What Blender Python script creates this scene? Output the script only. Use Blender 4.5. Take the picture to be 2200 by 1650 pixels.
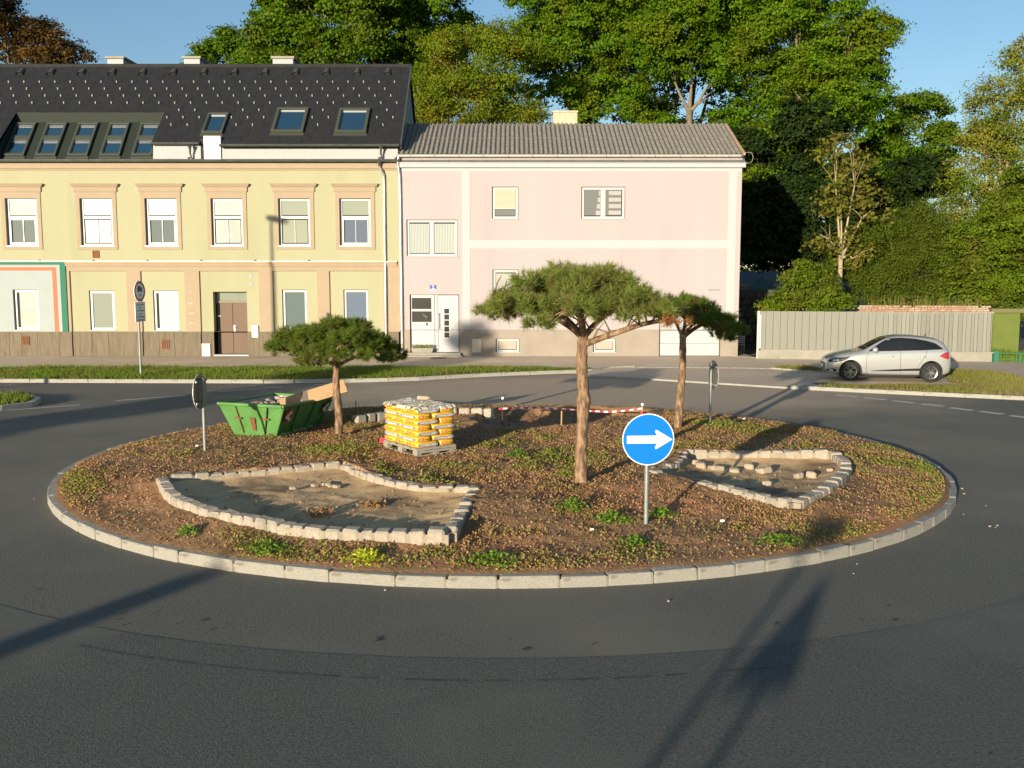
import bpy, bmesh, math, random
import numpy as np
from mathutils import Vector, Matrix
from mathutils.bvhtree import BVHTree

for o in list(bpy.data.objects): bpy.data.objects.remove(o)
scn = bpy.context.scene
COL = scn.collection
R = math.radians
rnd = random.Random(7)

# ------------------------------------------------------------------ camera, sky, sun, exposure
cam_d = bpy.data.cameras.new('camera'); cam = bpy.data.objects.new('camera', cam_d); COL.objects.link(cam)
cam.location = (0, 0, 3.45); cam.rotation_euler = (R(90-6.304), 0, 0)
cam_d.sensor_width = 36; cam_d.lens = 34.36; cam_d.clip_end = 3000; cam_d.clip_start = 0.05
scn.camera = cam
SUN_AZ, SUN_EL = R(27.0), R(7.9)            # the light travels towards +Y and turns 27 degrees to +X
world = bpy.data.worlds.new('World'); scn.world = world; world.use_nodes = True
wn = world.node_tree.nodes; bg = wn['Background']
sky = wn.new('ShaderNodeTexSky'); sky.sky_type = 'NISHITA'; sky.sun_disc = False
sky.sun_elevation = SUN_EL; sky.sun_rotation = math.pi + SUN_AZ
sky.altitude = 100; sky.air_density = 1.0; sky.dust_density = 0.5; sky.ozone_density = 2.6
world.node_tree.links.new(sky.outputs[0], bg.inputs[0]); bg.inputs[1].default_value = 0.12
sl = bpy.data.lights.new('sun', 'SUN'); sl.energy = 5.0; sl.angle = R(0.53); sl.color = (1.0, 0.86, 0.66)
so = bpy.data.objects.new('sun', sl); COL.objects.link(so)
so.rotation_euler = Vector((math.sin(SUN_AZ)*math.cos(SUN_EL), math.cos(SUN_AZ)*math.cos(SUN_EL), -math.sin(SUN_EL))).to_track_quat('-Z', 'Y').to_euler()
so.location = (-30, -50, 20)
vs = scn.view_settings
vs.view_transform = 'Standard'; vs.look = 'None'; vs.gamma = 1.0; vs.use_curve_mapping = False; vs.exposure = 0.6
scn.render.engine = 'CYCLES'

# ------------------------------------------------------------------ materials
def M(name, col, col2=None, scale=4.0, rough=0.8, metal=0.0, bump=0.0, bscale=60.0, spec=0.4, detail=5.0, col3=None, scale3=0.5, f3=0.5, contrast=(0.35, 0.65), stretch=None):
    m = bpy.data.materials.new(name); m.use_nodes = True
    nt = m.node_tree; N = nt.nodes; L = nt.links; b = N['Principled BSDF']
    b.inputs['Roughness'].default_value = rough; b.inputs['Metallic'].default_value = metal
    b.inputs['Specular IOR Level'].default_value = spec
    b.inputs['Base Color'].default_value = (*col, 1)
    m.diffuse_color = (*col, 1)
    tc = N.new('ShaderNodeTexCoord'); src = tc.outputs['Object']
    if stretch:
        mp = N.new('ShaderNodeMapping'); mp.inputs['Scale'].default_value = stretch; L.new(src, mp.inputs[0]); src = mp.outputs[0]
    def noise(s, d=detail):
        n = N.new('ShaderNodeTexNoise'); n.inputs['Scale'].default_value = s; n.inputs['Detail'].default_value = d; n.inputs['Roughness'].default_value = 0.6
        L.new(src, n.inputs['Vector']); return n
    def mix(a, bcol, fac):
        x = N.new('ShaderNodeMix'); x.data_type = 'RGBA'
        if isinstance(a, tuple): x.inputs[6].default_value = (*a, 1)
        else: L.new(a, x.inputs[6])
        x.inputs[7].default_value = (*bcol, 1); L.new(fac, x.inputs[0]); return x.outputs[2]
    def ramp(n, lo, hi):
        r = N.new('ShaderNodeMapRange'); r.inputs[1].default_value = lo; r.inputs[2].default_value = hi; L.new(n.outputs[0], r.inputs[0]); return r.outputs[0]
    c = col
    if col2: c = mix(c, col2, ramp(noise(scale), *contrast)); L.new(c, b.inputs['Base Color'])
    if col3: c = mix(c, col3, ramp(noise(scale3, 3), 1-f3, min(1.0, 1-f3+0.15))); L.new(c, b.inputs['Base Color'])
    if bump:
        bp = N.new('ShaderNodeBump'); bp.inputs['Strength'].default_value = bump; bp.inputs['Distance'].default_value = 0.02
        L.new(noise(bscale, 4).outputs[0], bp.inputs['Height']); L.new(bp.outputs[0], b.inputs['Normal'])
    return m

def LEAF(name, cols, trans=0.35, rough=0.6, patch=None, pscale=0.5, spec=0.12):
    """leaf material: every leaf (mesh island) picks its own colour from the list"""
    m = bpy.data.materials.new(name); m.use_nodes = True
    nt = m.node_tree; N = nt.nodes; L = nt.links; b = N['Principled BSDF']; out = N['Material Output']
    g = N.new('ShaderNodeNewGeometry'); r = N.new('ShaderNodeValToRGB')
    e = r.color_ramp.elements
    for i, c in enumerate(cols):
        p = i/(len(cols)-1)
        if i == 0: e[0].position = 0; e[0].color = (*c, 1)
        elif i == len(cols)-1: e[-1].position = 1; e[-1].color = (*c, 1)
        else: x = e.new(p); x.color = (*c, 1)
    L.new(g.outputs['Random Per Island'], r.inputs[0]); c = r.outputs[0]
    if patch:
        tc = N.new('ShaderNodeTexCoord'); n = N.new('ShaderNodeTexNoise'); n.inputs['Scale'].default_value = pscale; n.inputs['Detail'].default_value = 3
        L.new(tc.outputs['Object'], n.inputs['Vector'])
        mr = N.new('ShaderNodeMapRange'); mr.inputs[1].default_value = 0.48; mr.inputs[2].default_value = 0.66; L.new(n.outputs[0], mr.inputs[0])
        x = N.new('ShaderNodeMix'); x.data_type = 'RGBA'; L.new(mr.outputs[0], x.inputs[0]); L.new(c, x.inputs[6]); x.inputs[7].default_value = (*patch, 1); c = x.outputs[2]
    L.new(c, b.inputs['Base Color']); b.inputs['Roughness'].default_value = rough; b.inputs['Specular IOR Level'].default_value = spec
    t = N.new('ShaderNodeBsdfTranslucent'); L.new(c, t.inputs[0])
    ms = N.new('ShaderNodeMixShader'); ms.inputs[0].default_value = trans
    L.new(b.outputs[0], ms.inputs[1]); L.new(t.outputs[0], ms.inputs[2]); L.new(ms.outputs[0], out.inputs[0])
    m.diffuse_color = (*cols[0], 1)
    return m

def FILM(name):
    m = bpy.data.materials.new(name); m.use_nodes = True; N = m.node_tree.nodes; L = m.node_tree.links; b = N['Principled BSDF']
    b.inputs['Base Color'].default_value = (.80,.79,.68,1); b.inputs['Roughness'].default_value = .22; b.inputs['Specular IOR Level'].default_value = .6
    t = N.new('ShaderNodeBsdfTransparent'); ms = N.new('ShaderNodeMixShader'); ms.inputs[0].default_value = .28
    L.new(b.outputs[0], ms.inputs[1]); L.new(t.outputs[0], ms.inputs[2]); L.new(ms.outputs[0], N['Material Output'].inputs[0]); m.diffuse_color = (.8,.8,.7,1); return m
def GLASS(name, col, refl=0.25, rough=0.02):
    """window pane over a curtain or a dark room: diffuse backing under a clear mirror coat"""
    m = bpy.data.materials.new(name); m.use_nodes = True
    b = m.node_tree.nodes['Principled BSDF']
    b.inputs['Base Color'].default_value = (*col, 1); b.inputs['Roughness'].default_value = 0.6
    b.inputs['Specular IOR Level'].default_value = 0.2
    b.inputs['Coat Weight'].default_value = 1.0; b.inputs['Coat Roughness'].default_value = rough; b.inputs['Coat IOR'].default_value = 1.45 + refl*1.1
    m.diffuse_color = (*col, 1); return m

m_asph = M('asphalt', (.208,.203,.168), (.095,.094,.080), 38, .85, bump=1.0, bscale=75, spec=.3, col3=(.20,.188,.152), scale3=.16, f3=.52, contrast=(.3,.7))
def paint_light(m, cx, cy, r, light_col):
    """brighter, warmer light painted into the asphalt colour round one spot"""
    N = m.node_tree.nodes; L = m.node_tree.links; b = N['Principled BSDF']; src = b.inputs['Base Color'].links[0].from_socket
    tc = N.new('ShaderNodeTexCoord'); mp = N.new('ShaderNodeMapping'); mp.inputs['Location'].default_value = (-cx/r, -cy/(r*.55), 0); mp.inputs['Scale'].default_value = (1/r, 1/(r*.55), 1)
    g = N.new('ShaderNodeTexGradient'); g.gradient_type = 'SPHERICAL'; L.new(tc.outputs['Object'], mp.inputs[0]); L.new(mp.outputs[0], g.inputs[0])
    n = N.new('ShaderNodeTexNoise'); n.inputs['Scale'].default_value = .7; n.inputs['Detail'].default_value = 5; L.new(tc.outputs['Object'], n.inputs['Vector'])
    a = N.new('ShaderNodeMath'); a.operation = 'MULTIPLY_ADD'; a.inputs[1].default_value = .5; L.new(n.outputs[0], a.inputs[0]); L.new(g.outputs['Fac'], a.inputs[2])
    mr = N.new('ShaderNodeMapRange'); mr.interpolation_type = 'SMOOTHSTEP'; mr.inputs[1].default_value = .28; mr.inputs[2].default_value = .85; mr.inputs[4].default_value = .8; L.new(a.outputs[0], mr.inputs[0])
    x = N.new('ShaderNodeMix'); x.data_type = 'RGBA'; L.new(mr.outputs[0], x.inputs[0]); L.new(src, x.inputs[6]); x.inputs[7].default_value = (*light_col, 1); L.new(x.outputs[2], b.inputs['Base Color'])
paint_light(m_asph, 2.5, 29.0, 13.0, (.50,.40,.28))  # the mid road's extra brightness is put into its colour here
m_asph2 = M('darker_asphalt', (.172,.176,.152), (.066,.068,.060), 38, .85, bump=1.0, bscale=75, spec=.3, col3=(.155,.157,.134), scale3=.25, f3=.5, contrast=(.3,.7))
m_tar = M('tar', (.06,.06,.055), rough=.6)
m_seam = M('worn_seam', (.20,.19,.155), (.16,.15,.125), 30, .85)
m_pave = M('pavement_asphalt', (.60,.48,.345), (.52,.41,.295), 40, .9, bump=.15, bscale=150, col3=(.64,.52,.38), scale3=.4, f3=.5)
m_apron = M('apron_concrete', (.60,.48,.345), (.52,.41,.295), 40, .9, bump=.15, bscale=150, col3=(.64,.52,.38), scale3=.3, f3=.5)
m_kerb = M('kerb_granite', (.47,.45,.39), (.33,.315,.27), 22, .9, bump=.9, bscale=38, col3=(.24,.22,.17), scale3=3.5, f3=.42)
m_stone = M('sandstone', (.48,.425,.34), (.36,.315,.25), 12, .9, bump=.7, bscale=30, col3=(.50,.45,.36), scale3=5, f3=.45)
m_mortar = M('mortar', (.36,.31,.235), (.27,.23,.17), 8, .95, bump=.5, bscale=25)
m_paint = M('road_paint', (.62,.61,.57), (.45,.44,.41), 40, .8)
m_earth = M('earth', (.10,.08,.055), (.16,.13,.08), 1.5, .95)
m_soil = M('soil', (.36,.205,.095), (.22,.125,.06), 7, .95, bump=1.0, bscale=22, col3=(.48,.225,.10), scale3=.42, f3=.48)
m_floor = M('dry_silt', (.66,.455,.235), (.50,.335,.17), 1.3, .95, bump=.45, bscale=18, col3=(.26,.165,.09), scale3=.9, f3=.48)
m_turf = M('turf_base', (.07,.075,.022), (.11,.10,.04), 3, .95)
m_yellow = M('yellow_plaster', (.372,.366,.232), (.355,.350,.220), .9, .9, bump=.05, bscale=80, col3=(.340,.338,.208), scale3=.8, f3=.45, stretch=(1,1,.16))
m_peach = M('peach_plaster', (.375,.295,.205), (.35,.275,.19), 1.5, .9, bump=.05, bscale=80)
m_white = M('white_plaster', (.42,.435,.44), (.39,.405,.41), 1.5, .9)
m_paintw = M('white_wall_paint', (.35,.40,.39), (.33,.38,.37), 2, .9)
m_red = M('red_stripe', (.72,.16,.09), rough=.8); m_green = M('green_stripe', (.03,.16,.10), rough=.8)
m_plinth = M('plinth_panel', (.20,.165,.115), (.135,.11,.075), 3, .9, bump=.3, bscale=40, stretch=(6, 6, .5))
m_dark = M('dark_joint', (.03,.03,.03), rough=.95)
m_pvc = M('white_pvc', (.46,.47,.475), rough=.35, spec=.5)
m_zinc = M('zinc', (.50,.51,.50), (.42,.43,.43), 6, .38, metal=.75)
m_dzinc = M('dark_gutter', (.14,.15,.14), (.10,.11,.105), 4, .32, metal=.5)
m_slate = M('dark_roof', (.020,.021,.022), (.027,.028,.029), 3, .55, spec=.35)
m_clad = M('dark_cladding', (.026,.034,.027), rough=.65, spec=.15)
m_skyf = M('skylight_frame', (.060,.068,.052), rough=.5, spec=.3)
m_guard = M('snow_guard', (.26,.255,.225), rough=.5)
m_pink = M('pink_plaster', (.408,.365,.372), (.392,.350,.357), .7, .9, bump=.04, bscale=90, col3=(.378,.34,.344), scale3=.8, f3=.45, stretch=(1,1,.16))
m_band = M('white_band', (.425,.435,.44), rough=.9)
m_pplinth = M('grey_render', (.33,.285,.235), (.28,.245,.20), 1.6, .95, bump=.25, bscale=50)
m_corr = M('fibre_cement', (.27,.25,.21), (.15,.14,.118), 6, .95, bump=.7, bscale=30, col3=(.55,.54,.48), scale3=8, f3=.41)
m_brown = M('brown_door', (.13,.075,.045), (.115,.066,.04), 3, .55)
m_chim = M('old_render', (.56,.46,.33), (.48,.39,.28), 4, .95, bump=.3, bscale=30)
m_steel = M('galvanised', (.30,.32,.31), (.24,.26,.255), 12, .5, metal=.4)
m_blue = M('sign_blue', (.0,.17,.68), rough=.35, spec=.5); m_signw = M('sign_white', (.85,.85,.84), rough=.35, spec=.5)
m_signred = M('sign_red', (.45,.03,.03), rough=.4); m_signblk = M('sign_black', (.03,.03,.03), rough=.5)
m_signbk = M('sign_back', (.20,.20,.19), (.16,.16,.155), 8, .45, metal=.5)
m_skip = M('green_skip', (.125,.30,.085), (.095,.245,.065), 3, .5, bump=.15, bscale=20, col3=(.20,.11,.05), scale3=3.1, f3=.28)
m_rust = M('rust', (.26,.10,.04), (.15,.06,.03), 20, .9)
m_wood = M('plank_wood', (.50,.33,.18), (.42,.27,.14), 3, .8, stretch=(1, 12, 12))
m_oldwood = M('weathered_wood', (.36,.33,.27), (.27,.245,.2), 3, .9, bump=.3, bscale=30, stretch=(2, 2, 20))
m_board = M('fence_board', (.165,.178,.155), (.135,.148,.128), 4, .85, stretch=(8, 8, .6))
m_conc = M('concrete', (.32,.30,.25), (.265,.25,.205), 2, .92, bump=.2, bscale=40)
m_bag = M('yellow_paper_bag', (.72,.45,.04), (.68,.41,.035), 6, .42, bump=.35, bscale=14, spec=.5)
m_bagred = M('bag_red_print', (.80,.15,.03), rough=.45); m_bagblue = M('bag_blue_print', (.20,.26,.42), rough=.45); m_baglet = M('bag_black_print', (.06,.05,.03), rough=.5)
m_wrap = FILM('plastic_wrap')
m_bark = M('pine_bark', (.36,.235,.14), (.12,.075,.045), 16, .95, bump=1.0, bscale=22, stretch=(1, 1, .30), contrast=(.38,.60))
m_bark2 = M('grey_bark', (.26,.215,.15), (.17,.14,.10), 6, .95, bump=.6, bscale=14)
m_brick = M('old_brick', (.34,.19,.12), (.42,.28,.19), 6, .95, bump=.5, bscale=40)
m_brick2 = M('pale_brick', (.44,.35,.26), (.38,.29,.21), 6, .95, bump=.5, bscale=40)
m_shed = M('green_box', (.13,.17,.03), (.115,.15,.027), 2, .7); m_shedtop = M('green_box_top', (.15,.15,.06), rough=.8)
m_rail = M('railing_green', (.03,.17,.10), rough=.5)
m_rubble = M('rubble_stone', (.50,.42,.31), (.40,.33,.24), 10, .95, bump=.6, bscale=30)
m_iron = M('cast_iron', (.10,.065,.04), (.07,.05,.035), 20, .8)
m_car = M('silver_paint', (.44,.455,.45), rough=.26, metal=.4, spec=.5); m_car.node_tree.nodes['Principled BSDF'].inputs['Coat Weight'].default_value = .8
m_blk = M('black_trim', (.014,.014,.015), rough=.4); m_tyre = M('tyre_rubber', (.018,.018,.018), (.028,.027,.025), 30, .85)
m_rim = M('alloy_rim', (.30,.30,.28), rough=.3, metal=.8)
m_carglass = GLASS('car_glass', (.008,.011,.013), .02)
m_lens = GLASS('lamp_lens', (.55,.58,.60), .3); m_tail = GLASS('tail_lamp_lens', (.30,.008,.012), .2)
m_stonew = M('stone_wall', (.10,.085,.06), (.06,.05,.04), 3, .95, bump=.8, bscale=9)
m_gazg = M('gazebo_green', (.05,.12,.10), rough=.7); m_gazr = M('gazebo_red', (.16,.05,.045), rough=.7)

lf_maple = LEAF('maple_leaves', [(.060,.165,.006),(.108,.23,.008),(.078,.20,.008),(.15,.26,.010),(.21,.28,.014)], .45, patch=(.165,.22,.012), pscale=.35)
lf_chest = LEAF('chestnut_leaves', [(.050,.14,.006),(.095,.195,.008),(.068,.16,.006),(.135,.225,.010),(.19,.23,.016)], .42, patch=(.125,.175,.012), pscale=.4)
lf_locust = LEAF('locust_leaves', [(.10,.20,.010),(.16,.245,.014),(.215,.25,.016),(.12,.21,.011)], .42, patch=(.24,.22,.020), pscale=.5)
lf_yellow = LEAF('autumn_locust_leaves', [(.17,.22,.02),(.28,.28,.03),(.36,.31,.04),(.19,.25,.03)], .42, patch=(.14,.21,.02), pscale=.5)
lf_rust = LEAF('rust_leaves', [(.10,.055,.012),(.16,.085,.014),(.08,.05,.02),(.19,.12,.018)], .3, patch=(.075,.055,.03), pscale=.6)
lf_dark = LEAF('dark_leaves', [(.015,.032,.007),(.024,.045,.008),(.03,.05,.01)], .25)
lf_yew = LEAF('yew_needles', [(.075,.12,.010),(.11,.15,.014),(.06,.10,.009),(.14,.17,.016)], .3, rough=.6)
lf_bush = LEAF('bush_leaves', [(.09,.17,.010),(.16,.235,.014),(.07,.13,.008),(.23,.27,.018)], .4, patch=(.14,.16,.02), pscale=.8)
lf_sparse = LEAF('large_pale_leaves', [(.16,.17,.02),(.21,.20,.03),(.12,.14,.02),(.24,.19,.05)], .4)
lf_pine = LEAF('pine_needles', [(.10,.20,.02),(.165,.26,.03),(.25,.30,.055),(.36,.31,.12),(.13,.23,.025)], .36, rough=.6, patch=(.22,.21,.06), pscale=2.5)
lf_pine2 = LEAF('dense_pine_needles', [(.085,.17,.018),(.135,.215,.022),(.205,.235,.04),(.07,.14,.016)], .34, rough=.6, patch=(.17,.17,.04), pscale=3)
lf_sedum = LEAF('dry_sedum', [(.33,.175,.08),(.42,.24,.11),(.28,.15,.07),(.36,.245,.10),(.48,.31,.17)], .2, rough=.8, patch=(.32,.23,.09), pscale=1.3, spec=.15)
lf_weed = LEAF('green_sedum', [(.165,.22,.03),(.25,.285,.045),(.32,.31,.065),(.15,.175,.03)], .3, rough=.7, spec=.2)
lf_fresh = LEAF('fresh_weed', [(.12,.24,.02),(.17,.30,.03),(.10,.19,.02)], .3, rough=.5)
lf_gold = LEAF('yellow_flowers', [(.55,.55,.03),(.45,.50,.04),(.30,.42,.03)], .3)
lf_grass = LEAF('grass_blades', [(.11,.20,.018),(.16,.25,.025),(.21,.25,.04),(.095,.16,.016)], .35, rough=.6, patch=(.21,.21,.05), pscale=.6)
lf_dry = LEAF('dry_grass_blades', [(.20,.22,.035),(.26,.25,.06),(.15,.19,.03),(.30,.25,.10)], .3, rough=.7, patch=(.24,.19,.08), pscale=.7)

# ------------------------------------------------------------------ builders
WLOC = {}
def tag(o, label=None, cat=None, group=None, kind=None):
    if label: o['label'] = label
    if cat: o['category'] = cat
    if group: o['group'] = group
    if kind: o['kind'] = kind
    return o
def thing(name, label, cat, loc=(0,0,0), rz=0.0, group=None):
    o = bpy.data.objects.new(name, None); COL.objects.link(o); o.empty_display_size = .2
    o.location = loc; o.rotation_euler = (0, 0, rz); WLOC[o.name] = Vector(loc)
    return tag(o, label, cat, group)
def setting(name):
    o = bpy.data.objects.new(name, None); COL.objects.link(o); WLOC[o.name] = Vector((0,0,0)); o['kind'] = 'structure'; return o
def link(name, me, parent=None, mats=None):
    o = bpy.data.objects.new(name, me); COL.objects.link(o)
    if mats is not None:
        for m in mats: me.materials.append(m)
    if parent is not None:
        o.parent = parent; WLOC[o.name] = WLOC.get(parent.name, Vector((0,0,0)))
    else: WLOC[o.name] = Vector((0,0,0))
    return o
class MB:
    def __init__(s): s.v = []; s.f = []; s.m = []
    def face(s, pts, m=0):
        i = len(s.v); s.v += [tuple(p) for p in pts]; s.f.append(tuple(range(i, i+len(pts)))); s.m.append(m); return s
    def box(s, x0, x1, y0, y1, z0, z1, m=0):
        return s.hexa([(x0,y0,z0),(x1,y0,z0),(x1,y1,z0),(x0,y1,z0),(x0,y0,z1),(x1,y0,z1),(x1,y1,z1),(x0,y1,z1)], m)
    def hexa(s, p, m=0):
        i = len(s.v); s.v += [tuple(q) for q in p]
        for q in ((3,2,1,0),(4,5,6,7),(0,1,5,4),(1,2,6,5),(2,3,7,6),(3,0,4,7)): s.f.append(tuple(i+k for k in q)); s.m.append(m)
        return s
    def prism(s, pts, z0, z1, m=0):
        n = len(pts); i = len(s.v); s.v += [(x,y,z0) for x,y in pts] + [(x,y,z1) for x,y in pts]
        s.f.append(tuple(i+n-1-k for k in range(n))); s.f.append(tuple(i+n+k for k in range(n))); s.m += [m,m]
        for k in range(n): s.f.append((i+k, i+(k+1)%n, i+n+(k+1)%n, i+n+k)); s.m.append(m)
        return s
    def tube(s, pts, rad, n=8, m=0, cap=True):
        pts = [Vector(p) for p in pts]
        if not hasattr(rad, '__len__'): rad = [rad]*len(pts)
        i0 = len(s.v); ref = None
        for k, p in enumerate(pts):
            d = (pts[min(k+1, len(pts)-1)] - pts[max(k-1, 0)]).normalized()
            if ref is None: ref = Vector((1,0,0)) if abs(d.x) < .9 else Vector((0,1,0))
            a = (ref - d*ref.dot(d)).normalized(); b = d.cross(a); ref = a
            for j in range(n):
                t = 2*math.pi*j/n; s.v.append(tuple(p + (a*math.cos(t) + b*math.sin(t))*rad[k]))
        for k in range(len(pts)-1):
            for j in range(n):
                a0 = i0+k*n+j; a1 = i0+k*n+(j+1)%n; s.f.append((a0, a1, a1+n, a0+n)); s.m.append(m)
        if cap:
            s.f.append(tuple(i0+n-1-j for j in range(n))); s.f.append(tuple(i0+(len(pts)-1)*n+j for j in range(n))); s.m += [m,m]
        return s
    def disc(s, c, r, axis, depth, n=32, m=0, ry=None):
        """a round plate: centre c, facing axis"""
        a = Vector(axis).normalized(); u = Vector((0,0,1)).cross(a); u = u.normalized() if u.length > .1 else Vector((1,0,0)); w = a.cross(u); c = Vector(c)
        i = len(s.v); ry = ry or r
        for d in (0, depth):
            for k in range(n):
                t = 2*math.pi*k/n; s.v.append(tuple(c + a*d + u*math.cos(t)*r + w*math.sin(t)*ry))
        s.f.append(tuple(i+n-1-k for k in range(n))); s.f.append(tuple(i+n+k for k in range(n))); s.m += [m,m]
        for k in range(n): s.f.append((i+k, i+(k+1)%n, i+n+(k+1)%n, i+n+k)); s.m.append(m)
        return s
    def ring(s, x0, x1, z0, z1, w, y0, y1, m=0):
        s.box(x0, x1, y0, y1, z0, z0+w, m); s.box(x0, x1, y0, y1, z1-w, z1, m)
        s.box(x0, x0+w, y0, y1, z0+w, z1-w, m); return s.box(x1-w, x1, y0, y1, z0+w, z1-w, m)
    def build(s, name, mats, parent=None, smooth=False, bevel=0, local=False, fix=True):
        me = bpy.data.meshes.new(name)
        off = WLOC.get(parent.name, Vector((0,0,0))) if (parent is not None and not local) else Vector((0,0,0))
        me.from_pydata([(x-off.x, y-off.y, z-off.z) for x,y,z in s.v], [], s.f)
        if not isinstance(mats, (list, tuple)): mats = [mats]
        for m in mats: me.materials.append(m)
        me.polygons.foreach_set('material_index', s.m)
        if bevel or fix:
            bm = bmesh.new(); bm.from_mesh(me)
            if fix: bmesh.ops.recalc_face_normals(bm, faces=bm.faces)
            if bevel: bmesh.ops.bevel(bm, geom=bm.edges[:], offset=bevel, segments=1, affect='EDGES', profile=.7, clamp_overlap=True)
            bm.to_mesh(me); bm.free()
        if smooth:
            me.polygons.foreach_set('use_smooth', [True]*len(me.polygons))
            if smooth != True: me.set_sharp_from_angle(angle=R(smooth))
        me.update()
        return link(name, me, parent)

def npmesh(name, V, k, mat, parent=None, smooth=False):
    """mesh of separate k-gons from an (n*k,3) array"""
    off = WLOC.get(parent.name, Vector((0,0,0))) if parent is not None else Vector((0,0,0))
    V = np.asarray(V, dtype=np.float32).reshape(-1, 3) - np.array(off, dtype=np.float32)
    n = len(V); nf = n//k
    me = bpy.data.meshes.new(name); me.vertices.add(n); me.vertices.foreach_set('co', V.ravel())
    me.loops.add(n); me.loops.foreach_set('vertex_index', np.arange(n, dtype=np.int32))
    me.polygons.add(nf); me.polygons.foreach_set('loop_start', np.arange(0, n, k, dtype=np.int32))
    me.update(calc_edges=True); me.materials.append(mat)
    return link(name, me, parent)

def chamfer_block(name, mat, bev=.12, jit=.03, seed=0):
    r = random.Random(seed); bm = bmesh.new(); bmesh.ops.create_cube(bm, size=1)
    for v in bm.verts: v.co += Vector((r.uniform(-jit,jit), r.uniform(-jit,jit), r.uniform(-jit,jit)))
    bmesh.ops.bevel(bm, geom=bm.edges[:], offset=bev, segments=1, affect='EDGES', profile=.6)
    for v in bm.verts: v.co += Vector((r.uniform(-jit,jit), r.uniform(-jit,jit), r.uniform(-jit,jit)))*.6
    me = bpy.data.meshes.new(name); bm.to_mesh(me); bm.free(); me.materials.append(mat); return me
def piece(name, me, parent, loc, rz=0, scale=(1,1,1), rx=0, ry=0):
    o = bpy.data.objects.new(name, me); COL.objects.link(o); o.parent = parent
    o.location = Vector(loc) - WLOC.get(parent.name, Vector((0,0,0))); o.rotation_euler = (rx, ry, rz); o.scale = scale; return o

_tc = {}
def text_mesh(s, size, mat, key=None):
    k = (s, size, mat.name)
    if k in _tc: return _tc[k]
    cu = bpy.data.curves.new('lettering', 'FONT'); cu.body = s; cu.size = size; cu.align_x = 'CENTER'; cu.align_y = 'CENTER'; cu.resolution_u = 2; cu.extrude = .0015
    ob = bpy.data.objects.new('lettering', cu); COL.objects.link(ob); dg = bpy.context.evaluated_depsgraph_get(); dg.update()
    me = bpy.data.meshes.new_from_object(ob.evaluated_get(dg)); bpy.data.objects.remove(ob)
    me.materials.clear(); me.materials.append(mat); _tc[k] = me; return me

def densify(pts, step):
    out = []
    for a, b in zip(pts[:-1], pts[1:]):
        a = Vector(a); b = Vector(b); n = max(1, round((b-a).length/step))
        out += [a.lerp(b, i/n) for i in range(n)]
    return out + [Vector(pts[-1])]
def smooth_line(pts, n=6):
    """Catmull-Rom through the points"""
    P = [Vector(p) for p in pts]; P = [P[0]*2-P[1]] + P + [P[-1]*2-P[-2]]; out = []
    for i in range(1, len(P)-2):
        p0,p1,p2,p3 = P[i-1:i+3]
        for k in range(n):
            t = k/n; out.append(.5*((2*p1)+(p2-p0)*t+(2*p0-5*p1+4*p2-p3)*t*t+(3*p1-p0-3*p2+p3)*t**3))
    return out + [P[-2]]
def resample(pts, steps):
    """points at the given arc lengths"""
    P = [Vector(p) for p in pts]; out = []; L = [0]
    for a, b in zip(P[:-1], P[1:]): L.append(L[-1] + (b-a).length)
    for s in steps:
        s = min(max(s, 0), L[-1]); i = 0
        while i < len(P)-2 and L[i+1] < s: i += 1
        t = (s-L[i])/max(1e-6, L[i+1]-L[i]); out.append(P[i].lerp(P[i+1], t))
    return out, L[-1]
def row_of_blocks(name, meshes, parent, pts, length, gap, width, height, z, var=.25, seed=1, lift=None, zvar=.0):
    """blocks laid end to end along a line; z = bottom, a number or a function of x, y"""
    r = random.Random(seed); _, tot = resample(pts, [0]); s = 0; res = []
    while s < tot-.3*length:
        l = length*(1+r.uniform(-var, var)); l = min(l, tot-s)
        if tot-s-l < .35*length: l = tot-s
        (a, b), _ = resample(pts, [s+gap/2, s+l-gap/2]); c = (a+b)/2; d = b-a
        zz = z(c.x, c.y) if callable(z) else z
        h = height*(1+r.uniform(-zvar, zvar))
        res.append(piece(name, r.choice(meshes), parent, (c.x, c.y, zz+h/2), math.atan2(d.y, d.x)+r.uniform(-.015,.015), (d.length, width*(1+r.uniform(-.06,.06)), h)))
        s += l
    return res

# ------------------------------------------------------------------ the ground, roads and kerbs
def sheet(name, pts, z, mat, kind='structure'):
    return tag(MB().face([(x,y,z) for x,y in pts]).build(name, mat, fix=False), kind=kind)
def slab(name, pts, z0, z1, mat): return tag(MB().prism(pts, z0, z1).build(name, mat), kind='structure')
sheet('ground', [(-900,-900),(900,-900),(900,900),(-900,900)], -.03, m_earth)
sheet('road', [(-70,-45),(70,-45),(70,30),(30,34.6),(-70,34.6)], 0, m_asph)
VERGE = [(-40,31.9),(-16.75,31.8),(-12.1,31.65),(-7.5,31.55),(-4.6,31.9),(-3.0,32.45),(-1.6,33.35),(0,34.05),(1.3,34.55),(2.55,34.95)]
VBACK = [(3.0,35.5),(-1.7,35.95),(-10,35.75),(-18.7,35.6),(-40,35.4)]
slab('verge', VERGE + VBACK, -.02, .09, m_turf)
slab('pavement', [(-40,35.4),(-18.7,35.6),(-10,35.75),(-1.7,35.95),(3.0,35.5),(4.2,36.6),(8.6,36.2),(9.5,36.0),(11.0,36.1),(15.2,35.6),(16.55,35.3),(17.2,33.6),(16.7,31.3),(20,29.6),(40,22),(40,36),(20.2,38.5),(10.2,40.4),(10.2,52),(9.5,52),(9.5,41.8),(-40,41.8)], -.02, .06, m_pave)
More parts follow.
